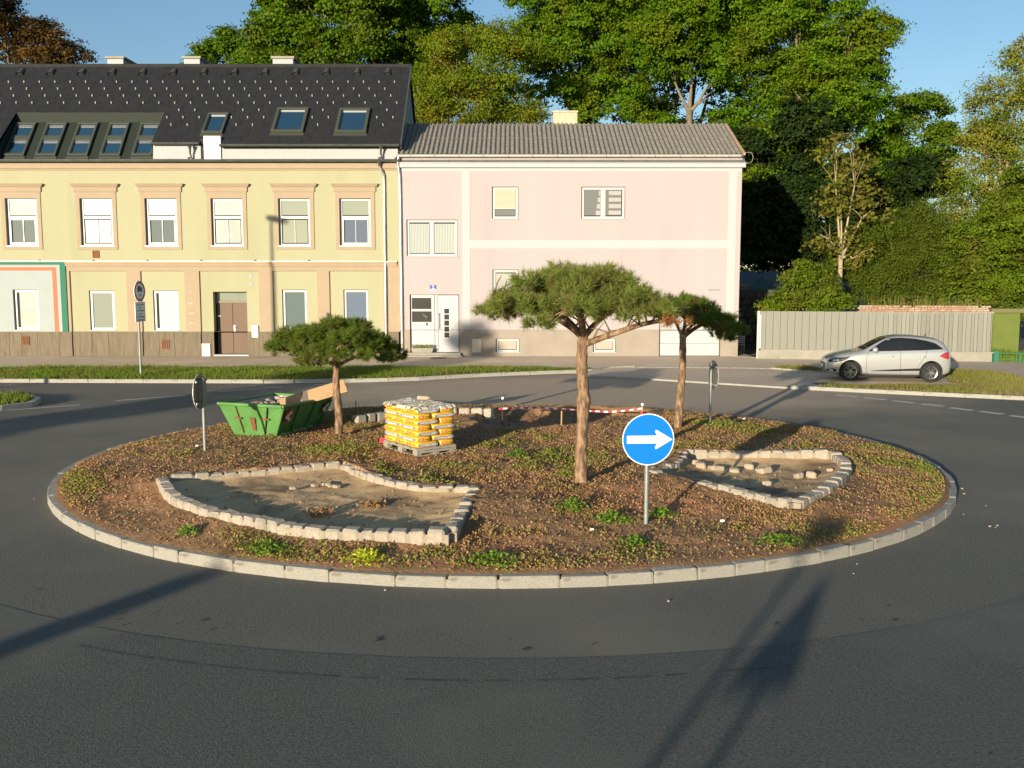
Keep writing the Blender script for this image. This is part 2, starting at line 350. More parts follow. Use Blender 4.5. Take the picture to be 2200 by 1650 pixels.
slab('driveway', [(2.62,33.55),(4.67,32.5),(7.35,30.75),(8.6,29.95),(11.0,28.8),(14.35,27.25),(24,22.95),(40,16.2),(40,21.95),(20,29.55),(16.7,31.25),(17.15,33.6),(16.5,35.25),(15.2,35.55),(11.0,36.05),(9.5,35.95),(8.6,36.15),(4.25,36.55),(3.05,35.45),(2.6,34.95)], -.02, .05, m_apron)
slab('lawn_strip', [(9.3,29.78),(11.05,28.95),(14.4,27.4),(24,23.1),(40,16.4),(40,21.9),(20,29.45),(16.75,31.1),(17.1,33.5),(16.5,35.1),(15.3,34.6),(14.1,31.3),(14.35,30.05),(9.9,30.05)], .0, .085, m_turf)
slab('lawn_sliver', [(9.55,35.85),(10.7,36.0),(11.3,35.5),(10.95,34.4),(10.5,34.9)], .0, .085, m_turf)
MEDIAN = [(-30,29.5),(-16,28.3),(-14.54,27.6),(-13.6,27.25),(-13.0,26.6),(-12.75,25.85),(-13.1,25.0),(-14.2,24.2),(-16,23.3),(-30,18.5)]
slab('traffic_island', MEDIAN, -.02, .12, m_turf)
# painted dashes
mk = setting('lane_markings')
def dash(a, b, w):
    a = Vector((*a,0)); b = Vector((*b,0)); n = (b-a).normalized().cross(Vector((0,0,1)))*w/2
    MB().face([(p.x,p.y,.004) for p in (a-n, b-n, b+n, a+n)]).build('lane_dash', m_paint, mk, fix=False)
for a, b in [((-13.09,24.99),(-11.63,26.09)),((-11.03,26.98),(-9.49,28.15)),((-8.82,29.07),(-7.19,30.43)),((-6.32,31.0),(-4.45,31.75))]: dash(a, b, .12)
dash((-17.5,21.7),(-13.3,24.85),.12)
for a, b in [((9.45,28.27),(9.92,27.82)),((10.03,27.61),(10.5,27.19)),((10.59,26.98),(11.0,26.48)),((11.11,26.29),(11.49,25.81)),((11.55,25.53),(11.89,24.99)),((11.98,24.82),(12.33,24.31)),((12.38,24.06),(12.78,23.51)),((12.9,23.3),(13.2,22.75))]: dash(a, b, .24)
# darker asphalt outside a seam in front of the island
pa = [R(a) for a in range(205, 345, 4)]
patch = [(-.15+9.27*1.05*math.cos(t), 17.8+9.27*math.sin(t)) for t in pa]
np_b = MB()
for (xa, ya), (xb, yb) in zip(patch[:-1], patch[1:]):
    ka, kb_ = 3.2, 3.2; np_b.face([(xa,ya,.0035),(-.15+(xa+.15)*ka,17.8+(ya-17.8)*ka,.0035),(-.15+(xb+.15)*kb_,17.8+(yb-17.8)*kb_,.0035),(xb,yb,.0035)])
tag(np_b.build('road_patch', m_asph2, fix=False), kind='structure')
# tar joint and patch seam round the island
def arc_strip(name, r0, w, a0, a1, mat, z, kind='structure'):
    n = 60; b = MB()
    for k in range(n):
        t0 = a0+(a1-a0)*k/n; t1 = a0+(a1-a0)*(k+1)/n
        if name == 'tar_joint' and rnd.random() < .22: continue
        q = lambda t, r: (-.15+(r+.10*math.sin(3*t))*math.cos(t)*1.05, 17.8+(r+.10*math.sin(3*t))*math.sin(t), z)
        ww = w*rnd.uniform(.5, 1) if name == 'tar_joint' else w
        b.face([q(t0,r0), q(t0,r0+ww), q(t1,r0+ww), q(t1,r0)])
    tag(b.build(name, mat, fix=False), kind=kind)
sp_ = MB()
for k in range(34):
    t = R(rnd.uniform(222, 318)); r_ = rnd.choice([8.75, 8.85, 9.0, 10.6, 11.6]) + rnd.uniform(-.12, .12); x_, y_ = -.15+r_*1.05*math.cos(t), 17.8+r_*math.sin(t); a_ = rnd.uniform(.008, .026)
    sp_.face([(x_+a_*1.5*math.cos(q)*rnd.uniform(.7,1.2), y_+a_*math.sin(q)*rnd.uniform(.7,1.2), .0085) for q in [2*math.pi*i/8 for i in range(8)]])
tag(sp_.build('oil_spots', m_tar, fix=False), kind='structure')
arc_strip('tar_joint', 9.66, .016, R(246), R(284), m_tar, .008)

# ------------------------------------------------------------------ roundabout island
CX, CY, RX, RY = -.15, 17.8, 7.70, 7.27
KP = 1.0
PL1 = smooth_line([(-5.34,14.66,0),(-4.84,13.66,0),(-4.12,12.80,0),(-3.18,12.11,0),(-2.29,11.72,0),(-.78,11.52,0)]) + [Vector((-.54,14.06,0))] + smooth_line([(-.54,14.06,0),(-1.45,14.2,0),(-2.16,14.85,0),(-2.79,15.9,0)])[1:]
PL2 = [Vector((2.15,15.24,0)), Vector((3.86,13.1,0))] + smooth_line([(3.86,13.1,0),(4.6,14.06,0),(5.30,15.3,0),(5.58,16.2,0),(5.63,16.95,0)])[1:] + [Vector((3.04,16.97,0))] + smooth_line([(3.04,16.97,0),(2.75,16.05,0),(2.15,15.24,0)])[1:-1]
TRENCH = [(-.75,22.15),(-.2,23.3),(.5,23.95),(1.6,24.2),(2.9,24.05),(3.7,23.55),(3.2,22.5),(2.45,21.2),(1.6,20.3),(.7,19.9),(-.4,20.3),(-.9,21.0)]
PL1 = [p*KP for p in PL1]; PL2 = [p*KP for p in PL2]
def inside(poly, x, y):
    x = np.asarray(x, dtype=float); y = np.asarray(y, dtype=float); c = np.zeros(x.shape, bool); n = len(poly)
    for i in range(n):
        x0,y0 = poly[i][0], poly[i][1]; x1,y1 = poly[(i+1)%n][0], poly[(i+1)%n][1]
        k = ((y0 > y) != (y1 > y)); den = (y1-y0) if abs(y1-y0) > 1e-9 else 1e-9
        c ^= k & (x < (x1-x0)*(y-y0)/den + x0)
    return c
def pdist(poly, x, y, close=True):
    d = np.full(np.shape(x), 1e9); n = len(poly)
    for i in range(n if close else n-1):
        ax,ay = poly[i][0], poly[i][1]; bx,by = poly[(i+1)%n][0], poly[(i+1)%n][1]
        ex,ey = bx-ax, by-ay; l = ex*ex+ey*ey+1e-9
        t = np.clip(((x-ax)*ex+(y-ay)*ey)/l, 0, 1); d = np.minimum(d, np.hypot(x-ax-t*ex, y-ay-t*ey))
    return d
def vnoise(x, y, s, seed=0):
    """cheap smooth value noise"""
    r = np.random.RandomState(seed).rand(256, 256); x = np.asarray(x)*s+100.3; y = np.asarray(y)*s+57.7
    i = np.floor(x).astype(int); j = np.floor(y).astype(int); u = x-i; v = y-j; u = u*u*(3-2*u); v = v*v*(3-2*v)
    g = lambda a, b: r[a % 256, b % 256]
    return (g(i,j)*(1-u)+g(i+1,j)*u)*(1-v)+(g(i,j+1)*(1-u)+g(i+1,j+1)*u)*v - .5
def smooth01(t): t = np.clip(t, 0, 1); return t*t*(3-2*t)
def height(x, y, fine=True):
    x = np.asarray(x, dtype=float); y = np.asarray(y, dtype=float)
    q = ((x-CX)/RX)**2 + ((y-CY)/RY)**2
    h = .085 + .255*np.clip(1-q, 0, 1)**.42
    h = h + .10*np.exp(-(((x-.1)/.75)**2+((y-13.3)/1.1)**2)) + .07*np.exp(-(((x-1.6)/1.2)**2+((y-14.2)/1.2)**2)) + .10*np.exp(-(((x-4.5)/.8)**2+((y-20.6)/.9)**2))
    edge = smooth01((1-q)*4)
    h = h + edge*(.10*vnoise(x,y,.55,3) + .05*vnoise(x,y,1.7,4))
    if fine: h = h + edge*(.035*vnoise(x,y,5.5,5) + .022*vnoise(x,y,13,6))
    for P, fl in ((PL1, .235), (PL2, .215)):
        d = pdist(P, x, y); w = np.where(inside(P, x, y), smooth01((d+.05)/.10), 0)
        h = h + .07*np.exp(-(d/.45)**2)*edge
        h = h*(1-w) + (fl + .05*vnoise(x,y,1.2,8) + .025*vnoise(x,y,6,9) + .09*np.clip(1-d/.6, 0, 1)**1.5)*w
    d = pdist(TRENCH, x, y); w = np.where(inside(TRENCH, x, y), smooth01(d/.28), 0)
    h = h*(1-w) + (.03+.07*vnoise(x,y,1.5,8)+.05*vnoise(x,y,6,9))*w
    lip = np.where(~inside(TRENCH, x, y), np.exp(-(d/.25)**2), 0); h = h + lip*.03*(1+2*vnoise(x,y,3,12))*smooth01((1-q)*8)
    return h
def hz(x, y): return float(height(np.array([x]), np.array([y]), False)[0])
island = setting('island_soil')
nr, na = 150, 520
rr = np.linspace(.0, .985, nr)**.75; aa = np.linspace(0, 2*np.pi, na, endpoint=False)
gx = CX + RX*rr[:,None]*np.cos(aa)[None,:]; gy = CY + RY*rr[:,None]*np.sin(aa)[None,:]
gz = height(gx, gy)
me = bpy.data.meshes.new('soil_bed'); V = np.stack([gx,gy,gz], -1).reshape(-1,3)
idx = np.arange(nr*na).reshape(nr,na); A = idx[:-1]; B = idx[1:]
F = np.stack([A, B, np.roll(B,-1,1), np.roll(A,-1,1)], -1).reshape(-1,4)
me.from_pydata(V.tolist(), [], F.tolist())
me.materials.append(m_soil); me.materials.append(m_floor)
fx = V[F][:,:,0].mean(1); fy = V[F][:,:,1].mean(1)
mi = (inside(PL1,fx,fy) | inside(PL2,fx,fy)).astype(np.int32)
me.polygons.foreach_set('material_index', mi); me.polygons.foreach_set('use_smooth', [True]*len(F)); me.update()
soil = link('soil_bed', me, island); soil['kind'] = 'structure'

kb = [chamfer_block('kerb_block', m_kerb, .045, .018, i) for i in range(4)]
ik = setting('island_kerb')
ell = [Vector((CX+(RX-.065)*math.cos(t), CY+(RY-.065)*math.sin(t), 0)) for t in np.linspace(-math.pi*.5, math.pi*1.5, 240)]
row_of_blocks('kerb_stone', kb, ik, ell, .64, .02, .135, .165, -.03, .35, 5, zvar=.07)
bed = MB()
for a, b in zip(ell[:-1], ell[1:]):
    f = lambda p, k: (CX+(p.x-CX)*k, CY+(p.y-CY)*k)
    bed.hexa([(*f(a,.987),-.02),(*f(b,.987),-.02),(*f(b,1.007),-.02),(*f(a,1.007),-.02),(*f(a,.987),.095),(*f(b,.987),.095),(*f(b,1.007),.095),(*f(a,1.007),.095)])
bed.build('kerb_joint', m_mortar, ik)
vk = setting('verge_kerb')
row_of_blocks('kerb_stone', kb, vk, [(x,y-.07,0) for x,y in VERGE if x > -24] , 1.0, .012, .16, .15, -.03, .1, 6)
row_of_blocks('kerb_stone', kb, vk, [(2.3,35.05,0),(2.9,35.25,0),(3.6,36.3,0),(4.6,36.62,0)], .6, .01, .12, .11, -.01, .1, 7)
dk = setting('driveway_kerb')
row_of_blocks('kerb_stone', kb, dk, [(8.5,29.9,0),(11.0,28.7,0),(14.35,27.15,0),(24,22.85,0)], 1.0, .012, .18, .14, -.03, .1, 8)
row_of_blocks('kerb_stone', kb, dk, [(2.6,33.5,0),(4.67,32.42,0),(7.35,30.68,0),(8.5,29.92,0)], .9, .02, .09, .074, -.02, .15, 9)
row_of_blocks('gutter_stone', kb, dk, [(4.3,36.55,0),(8.6,36.16,0),(9.55,35.9,0)], .35, .03, .14, .08, -.01, .2, 10)
row_of_blocks('gutter_stone', kb, dk, [(9.55,35.9,0),(10.5,34.85,0),(10.98,34.35,0)], .5, .02, .10, .11, -.01, .2, 11)
row_of_blocks('gutter_stone', kb, dk, [(17.15,33.6,0),(16.72,31.2,0),(20,29.5,0),(26,27.2,0)], .7, .02, .10, .11, -.01, .2, 12)
ti = setting('traffic_island_kerb')
row_of_blocks('kerb_stone', kb, ti, [(p.x,p.y,0) for p in smooth_line([(x,y,0) for x,y in MEDIAN], 4) if p.x > -22], .9, .012, .16, .17, -.03, .1, 13)

# ------------------------------------------------------------------ leaves, grass and trees: shared generators
def quads(rng, C, N, size, aspect=.55, var=.35):
    """diamond leaves centred at C facing N"""
    n = len(C); N = N/np.linalg.norm(N, axis=1, keepdims=True)
    t = rng.normal(size=(n,3)); t -= N*(t*N).sum(1, keepdims=True); t /= np.linalg.norm(t, axis=1, keepdims=True)
    b = np.cross(N, t); s = size*(1+var*rng.uniform(-1,1,(n,1)))
    return np.stack([C+t*s*.5, C+b*s*.5*aspect, C-t*s*.5, C-b*s*.5*aspect], 1)
def crown_pts(rng, blobs, n, per=42, cr=.5, flat=.5, deep=.55, depth=1.0):
    """leaf positions and normals: each blob carries lobes that stick out by different amounts, each lobe a cauliflower
    of leaf sprays on its sky-facing and outer side, so crevices between lobes stay dark"""
    b = np.array(blobs, dtype=float)                                   # x y z r
    lobes = []
    for x, y, z, r in b:
        m = max(5, int(9+7*r)); d = rng.normal(size=(m,3)); d /= np.linalg.norm(d, axis=1, keepdims=True); d[:,2] = np.where(d[:,2] < -.55, -d[:,2], d[:,2])
        q = r*(deep+.55*rng.rand(m)*(1.25-deep)+.18); lr = r*(.20+.20*rng.rand(m))+.10
        lobes.append(np.column_stack([x+d[:,0]*q, y+d[:,1]*q*depth, z+d[:,2]*q*.92, lr, d]))
    Lb = np.vstack(lobes); w = Lb[:,3]**2; w /= w.sum(); k = max(1, n//per); li = rng.choice(len(Lb), k, p=w)
    d = rng.normal(size=(k,3))*.75 + Lb[li,4:7]*.55 + np.array([0,-.12,.30]); d /= np.linalg.norm(d, axis=1, keepdims=True)
    cc = Lb[li,:3] + d*Lb[li,3:4]*(.72+.4*rng.rand(k,1))*np.array([1.15,1.15,.8])
    cs = cr*(.45+.7*rng.rand(k,1))
    P = np.repeat(cc, per, 0) + rng.normal(size=(k*per,3))*np.repeat(cs, per, 0)*np.array([.55,.55,.55*flat])
    Nn = np.repeat(d, per, 0)*.8 + np.array([0,0,.35]) + rng.normal(size=(k*per,3))*.5
    m = int(n*.16); bi = rng.choice(len(b), m); e = rng.normal(size=(m,3)); e /= np.linalg.norm(e, axis=1, keepdims=True)
    P2 = b[bi,:3] + e*b[bi,3:4]*.7*rng.rand(m,1)**.4; return np.vstack([P, P2]), np.vstack([Nn, e+rng.normal(size=(m,3))*.6])
DENS = 2.1
def tree(name, label, cat, base, blobs, n, mat, bark, size=.17, trunk=.28, fork=None, group=None, cr=.5, flat=.5, deep=.55, depth=1.0, seed=0, limbs=None, aspect=.6, per=42):
    rng = np.random.RandomState(seed); t = thing(name, label, cat, base, group=group)
    P, Nn = crown_pts(rng, blobs, int(n*DENS) if per > 10 else n, per, cr, flat, deep, depth)
    npmesh('crown', quads(rng, P, Nn, size*1.04, aspect), 4, mat, t)
    mb = MB(); fork = Vector(fork) if fork else Vector((base[0], base[1], base[2]+.55*(min(b[2] for b in blobs)-base[2])+.3))
    r2 = random.Random(seed)
    bx = Vector(base); mid = bx.lerp(fork, .5)+Vector((r2.uniform(-.15,.15), 0, 0))
    mb.tube([bx-Vector((0,0,.1)), bx+Vector((0,0,.25)), mid, fork], [trunk*1.35, trunk*1.05, trunk*.9, trunk*.78], 9)
    for i, q in enumerate(limbs or blobs):
        e = Vector(q[:3]); m1 = fork.lerp(e, .4)+Vector((r2.uniform(-.3,.3), r2.uniform(-.3,.3), r2.uniform(-.1,.5)))*(.1*(e-fork).length**.8+.1); m2 = fork.lerp(e, .75)+Vector((r2.uniform(-.25,.25), r2.uniform(-.2,.2), r2.uniform(-.1,.3)))
        mb.tube([fork-Vector((0,0,.15)), m1, m2, e], [trunk*.55, trunk*.36, trunk*.2, trunk*.06], 6)
        for _ in range(3):
            d = Vector((r2.uniform(-1,1), r2.uniform(-1,.4), r2.uniform(-.2,1))).normalized()*(q[3] if len(q) > 3 else .8)*.95
            mb.tube([m2, m2.lerp(e+d, .5)+Vector((0,0,.1)), e+d], [trunk*.16, trunk*.09, trunk*.025], 5)
    mb.build('trunk', bark, t, smooth=True, fix=False)
    return t
def blades(rng, X, Y, Z, h, w, lean=.5):
    n = len(X); a = rng.uniform(0, 2*np.pi, n); hh = h*(.5+rng.rand(n)); l = lean*hh*rng.rand(n); la = rng.uniform(0, 2*np.pi, n)
    B0 = np.stack([X-np.cos(a)*w/2, Y-np.sin(a)*w/2, Z], -1); B1 = np.stack([X+np.cos(a)*w/2, Y+np.sin(a)*w/2, Z], -1)
    T = np.stack([X+np.cos(la)*l, Y+np.sin(la)*l, Z+hh], -1); return np.stack([B0,B1,T], 1)
def scatter(rng, poly, n):
    p = np.array([(q[0],q[1]) for q in poly]); lo, hi = p.min(0), p.max(0); out = np.zeros((0,2))
    while len(out) < n:
        s = lo+(hi-lo)*rng.rand(n*2,2); out = np.vstack([out, s[inside(poly, s[:,0], s[:,1])]])
    return out[:n]
rng = np.random.RandomState(11)
def grass(name, poly, n, z, h, w, mat):
    s = scatter(rng, poly, n); k = vnoise(s[:,0], s[:,1], .9, 2)
    tag(npmesh(name, blades(rng, s[:,0], s[:,1], np.full(n, z), h*(1+.9*np.repeat(k,1)), w, .7), 3, mat), kind='stuff')
grass('verge_grass', [(-24,31.9)]+[(x,y+.1) for x,y in VERGE if x > -20]+[(3.0,35.5),(-1.7,35.95),(-10,35.75),(-24,35.6)], 70000, .085, .11, .028, lf_grass)
grass('lawn_grass', [(9.4,29.8),(11.05,29.0),(14.4,27.45),(19,25.5),(22,28.5),(20,29.45),(16.75,31.1),(17.1,33.5),(16.5,35.1),(15.3,34.6),(14.1,31.3),(14.35,30.05),(9.9,30.05)], 34000, .08, .09, .028, lf_dry)
grass('sliver_grass', [(9.55,35.85),(10.7,36.0),(11.3,35.5),(10.95,34.4),(10.5,34.9)], 1500, .08, .09, .03, lf_dry)
grass('traffic_island_grass', [(-20,28.4),(-16,28.2),(-14.54,27.5),(-13.6,27.15),(-13.1,26.6),(-12.9,25.85),(-13.2,25.1),(-14.2,24.3),(-16,23.5),(-20,22)], 14000, .115, .11, .03, lf_grass)

# ground cover on the island: dry sedum everywhere, greener patches, fresh weeds
def island_pts(n):
    s = rng.rand(n,2)*2-1; s = s[(s**2).sum(1) < .955]; x = CX+RX*s[:,0]; y = CY+RY*s[:,1]
    k = ~(inside(PL1,x,y) | inside(PL2,x,y) | inside(TRENCH,x,y))
    for P in (PL1, PL2): k &= pdist(P, x, y) > .16
    k &= pdist(TRENCH, x, y) > .25
    return x[k], y[k]
x, y = island_pts(760000)
bare = np.exp(-(((x-.1)/.7)**2+((y-13.0)/1.3)**2)) + .8*np.exp(-(((x+3.9)/1.3)**2+((y-13.0)/1.6)**2)) + .9*((y > 19.6) & (x > -1.8) & (x < 3.2)) + .6*np.exp(-(((x-6.0)/.9)**2+((y-16)/2.2)**2))
gr0 = np.exp(-(((x-7)/1.2)**2+((y-15.5)/3)**2)) + .8*np.exp(-((y-(CY-RY*np.sqrt(np.clip(1-((x-CX)/RX)**2,0,1)))-.5)/.45)**2) + .6*np.exp(-(((x-1.7)/.9)**2+((y-13.0)/1.1)**2)) + .5*np.exp(-(((x-1)/2.5)**2+((y-17.0)/1.3)**2))
near_edge = 1-((x-CX)/RX)**2-((y-CY)/RY)**2
den = .17 + 1.7*vnoise(x,y,.8,21) + 1.7*vnoise(x,y,2.6,22) - .6*bare + .3*gr0
keep = rng.rand(len(x)) < np.clip(den, .05, 1)
x, y = x[keep], y[keep]
gr = .9*np.exp(-(((x-7)/1.2)**2+((y-15.5)/3)**2)) + .8*np.exp(-((y-(CY-RY*np.sqrt(np.clip(1-((x-CX)/RX)**2,0,1)))-.5)/.35)**2)*(vnoise(x,y,.7,30) > -.12) + .9*np.exp(-(((x-1.7)/.9)**2+((y-13.4)/1.1)**2)) + .8*np.exp(-(((x+4.5)/1.2)**2+((y-17.8)/1.0)**2)) + .8*np.exp(-(((x-4.3)/.8)**2+((y-20.5)/.8)**2)) + .5*np.exp(-(((x-.0)/2.2)**2+((y-17.3)/1.3)**2)) + .7*np.exp(-(((x+3.2)/1.5)**2+((y-18.9)/.7)**2))
green = rng.rand(len(x)) < np.clip(.06 + .5*gr + 1.1*vnoise(x,y,1.1,31), .02, .9)
def cover(name, x, y, size, mat, hgt):
    n = len(x); z = height(x, y) + hgt*rng.rand(n)**1.5
    Nn = rng.normal(size=(n,3))*.75 + np.array([-.15,-.25,.6])
    tag(npmesh(name, quads(rng, np.stack([x,y,z],-1), Nn, size, .75, .5), 4, mat), kind='stuff')
cover('dry_sedum_cover', x[~green], y[~green], .027, lf_sedum, .04)
cover('green_sedum_cover', x[green], y[green], .034, lf_weed, .055)
# soil crumbs
cx_, cy_ = island_pts(50000); zz = height(cx_, cy_)
tag(npmesh('soil_crumbs', quads(rng, np.stack([cx_,cy_,zz+.012],-1), rng.normal(size=(len(cx_),3))+np.array([0,-.3,.5]), .024, .9, .6), 4, m_soil), kind='stuff')
# debris on the planter floors
for P in (PL1, PL2, TRENCH):
    s = scatter(rng, P, 350 if P is not TRENCH else 3000); k = pdist(P, s[:,0], s[:,1]) > .2; s = s[k]
    tag(npmesh('floor_crumbs', quads(rng, np.stack([s[:,0],s[:,1],height(s[:,0],s[:,1])+.01],-1), rng.normal(size=(len(s),3))*.8+np.array([0,-.3,.6]), .026, .9, .7), 4, m_soil), kind='stuff')
# single fresh weed clumps
def weed(label, x, y, n, rad, h, mat, size=.05, name='weed_clump'):
    r_ = np.random.RandomState(int(abs(x*100)+abs(y*10))); P = r_.normal(size=(n,3))*np.array([rad*.5,rad*.5,0]); P[:,2] = r_.rand(n)*h*np.exp(-(P[:,0]**2+P[:,1]**2)/(rad*rad))
    P += np.array([x,y,hz(x,y)+.02]); t = thing(name, label, 'weed', (x,y,hz(x,y)), group='weeds on the island')
    npmesh('foliage', quads(r_, P, r_.normal(size=(n,3))*.6+np.array([0,-.2,.7]), size, .5, .4), 4, mat, t)
weed('bright green weed clump with yellow tips near the front kerb', -1.68, 10.98, 260, .22, .14, lf_gold)
weed('small bright weed on the brown soil left of the front kerb dashes', -4.1, 12.05, 120, .14, .10, lf_fresh)
weed('leafy green weed growing left of the blue sign post', .82, 12.85, 200, .2, .18, lf_fresh)
weed('low green weed spreading left of the foot of the blue sign post', 1.3, 12.45, 220, .24, .12, lf_fresh)
weed('green weed right behind the foot of the blue sign post', 1.98, 12.75, 160, .16, .14, lf_fresh)
weed('green weed clump by the front kerb right of the blue sign', 1.5, 11.62, 180, .2, .12, lf_fresh)
weed('wide green weed patch against the middle of the front kerb', -.2, 10.98, 260, .3, .10, lf_fresh)
weed('green weed patch beside the kerb at the front right', 3.3, 11.75, 240, .3, .10, lf_fresh)
weed('grassy weed along the kerb below the left planter', -2.9, 11.4, 260, .32, .10, lf_fresh)
weed('green weed tuft on the open ground behind the tallest pine', .1, 16.7, 180, .2, .14, lf_fresh)
weed('green weed tuft at the foot of the tallest pine', .85, 14.95, 140, .16, .12, lf_weed)

# ------------------------------------------------------------------ houses: helpers
def wall_sheet(mb, x0, x1, z0, z1, y, holes, depth, m=0, mr=None):
    """front face at y with rectangular openings (xa, xb, za, zb) and their reveals going back by depth"""
    mr = m if mr is None else mr
    xs = sorted({x0, x1, *[h[0] for h in holes], *[h[1] for h in holes]}); zs = sorted({z0, z1, *[h[2] for h in holes], *[h[3] for h in holes]})
    xs = [v for v in xs if x0-1e-6 <= v <= x1+1e-6]; zs = [v for v in zs if z0-1e-6 <= v <= z1+1e-6]
    for a, b in zip(xs[:-1], xs[1:]):
        for c, d in zip(zs[:-1], zs[1:]):
            mx, mz = (a+b)/2, (c+d)/2
            if any(h[0] < mx < h[1] and h[2] < mz < h[3] for h in holes): continue
            mb.face([(a,y,c),(b,y,c),(b,y,d),(a,y,d)], m)
    for a, b, c, d in holes:
        e = y+depth
        mb.face([(a,y,c),(a,y,d),(a,e,d),(a,e,c)], mr); mb.face([(b,y,c),(b,e,c),(b,e,d),(b,y,d)], mr)
        mb.face([(a,y,d),(b,y,d),(b,e,d),(a,e,d)], mr); mb.face([(a,y,c),(a,e,c),(b,e,c),(b,y,c)], mr)
gl = {k: GLASS('pane_'+k, c, r_) for k, c, r_ in [('pale',(.385,.425,.40),.2),('bright',(.50,.52,.52),.1),('grey',(.10,.135,.135),-.2),('blind',(.085,.12,.175),-.15),('olive',(.215,.245,.20),.2),('dark',(.035,.035,.028),.35),('curtain',(.33,.36,.33),.25),('sky',(.012,.045,.085),.5),('smoke',(.15,.155,.15),-.1),('cream',(.43,.42,.37),.1),('beige',(.42,.37,.31),.1)]}
def window(parent, x0, x1, z0, z1, y, panes, fw=.075, transom=None, mull=None, name='window', tilt=(), depth=.07):
    """panes: list of (x0, x1, z0, z1, glass key) inside the frame"""
    b = MB(); b.ring(x0, x1, z0, z1, fw, y, y+depth)
    if transom: b.box(x0+fw, x1-fw, y, y+depth, transom-.06, transom+.06)
    if mull: b.box(mull[0]-mull[3]/2, mull[0]+mull[3]/2, y+.002, y+depth-.002, mull[1], mull[2])
    w = b.build(name, m_pvc, parent)
    for (a, c, d, e, k) in panes:
        if k in tilt: pass
        p = MB(); p.box(a, c, y+.035, y+.05, d, e); p.build('pane', gl[k.rstrip('*')], w)
    return w

m_blind = M('blue_blind', (.10,.14,.20), rough=.6)
# ------------------------------------------------------------------ yellow house with the dark roof
FY = 41.5; HL, HR = -27.0, -4.75
hA = thing('town_house', 'yellow two-storey house with dark tiled roof, skylights and peach window surrounds', 'house', (-15.0, FY, 0))
up = [(-24.05,-22.68),(-21.22,-19.9),(-18.10,-16.74),(-15.38,-14.04),(-12.61,-11.29),(-9.79,-8.47),(-7.23,-5.92)]
lowwin = [(-21.11,-20.04,1.17,2.88),(-17.92,-16.86,1.15,2.84),(-15.21,-14.15,1.13,2.84),(-9.74,-8.69,1.17,2.88),(-7.14,-6.08,1.17,2.88)]
rec = [(-18.69,-16.29),(-15.69,-13.84),(-13.21,-10.71),(-10.11,-8.24),(-7.72,-5.44)]
DOOR = (-12.67,-11.24,.06,2.79)
w = MB()
wall_sheet(w, HL, HR, 4.05, 8.2, FY, [(a,b,4.68,6.68) for a, b in up], .16, 0)
wall_sheet(w, -18.82, HR, 1.10, 4.05, FY, [(a,b,1.10,3.66) for a, b in rec], .07, 1)
for (a, b), hole in zip(rec, [lowwin[1], lowwin[2], None, lowwin[3], lowwin[4]]):
    hs = [hole] if hole else [(DOOR[0],DOOR[1],1.10,2.79)]
    wall_sheet(w, a, b, 1.10, 3.66, FY+.07, hs, .14 if hole else .36, 0, 0)
w.face([(HR,FY,0),(HR,FY+9,0),(HR,FY+9,8.85),(HR,46,12.9),(HR,FY,8.9)], 2)
w.face([(HL,FY,0),(HL,FY,8.9),(HL,46,12.9),(HL,FY+9,8.85),(HL,FY+9,0)], 2); w.face([(HL,FY+9,0),(HL,FY+9,8.85),(HR,FY+9,8.85),(HR,FY+9,0)], 2)
w.box(HL+.02, HR-.02, FY+.60, FY+.66, 0, 8.15, 3)
w.build('wall', [m_yellow, m_peach, m_white, m_dark], hA, fix=False)
# painted shop front at the left
sf = MB(); wall_sheet(sf, HL, -19.06, 1.10, 3.93, FY-.006, [lowwin[0]], .18, 0); sf.build('painted_wall_panel', m_paintw, hA, fix=False)
sf = MB(); sf.box(HL, -18.82, FY-.045, FY+.01, 3.93, 4.06); sf.box(-19.06, -18.82, FY-.045, FY+.01, 1.10, 3.93); sf.build('green_painted_border', m_green, hA)
sf = MB(); sf.box(HL, -19.22, FY-.012, FY, 3.68, 3.82); sf.box(-19.40, -19.22, FY-.012, FY, 1.10, 3.68); sf.build('red_painted_stripe', m_red, hA)
lc = MB(); lc.box(-18.82, HR-.1, FY-.09, FY+.0, 3.96, 4.05); lc.box(-18.82, HR-.1, FY-.05, FY, 3.86, 3.96); lc.build('ledge', m_peach, hA)
lc = MB(); lc.box(HL, HR-.1, FY-.11, FY, 4.052, 4.07); lc.build('ledge_flashing', m_zinc, hA)
for i in range(6):
    MB().tube([(-20.4+2.27*i+.5,FY-.03,4.07),(-20.4+2.27*i+.5,FY-.06,4.12)], .03, 6).build('ledge_bracket', m_dzinc, hA)
lc = MB(); lc.box(HL, HR-.02, FY-.10, FY, 7.90, 8.10); lc.box(HL, HR-.02, FY-.05, FY, 7.84, 7.90); lc.build('cornice', m_peach, hA)
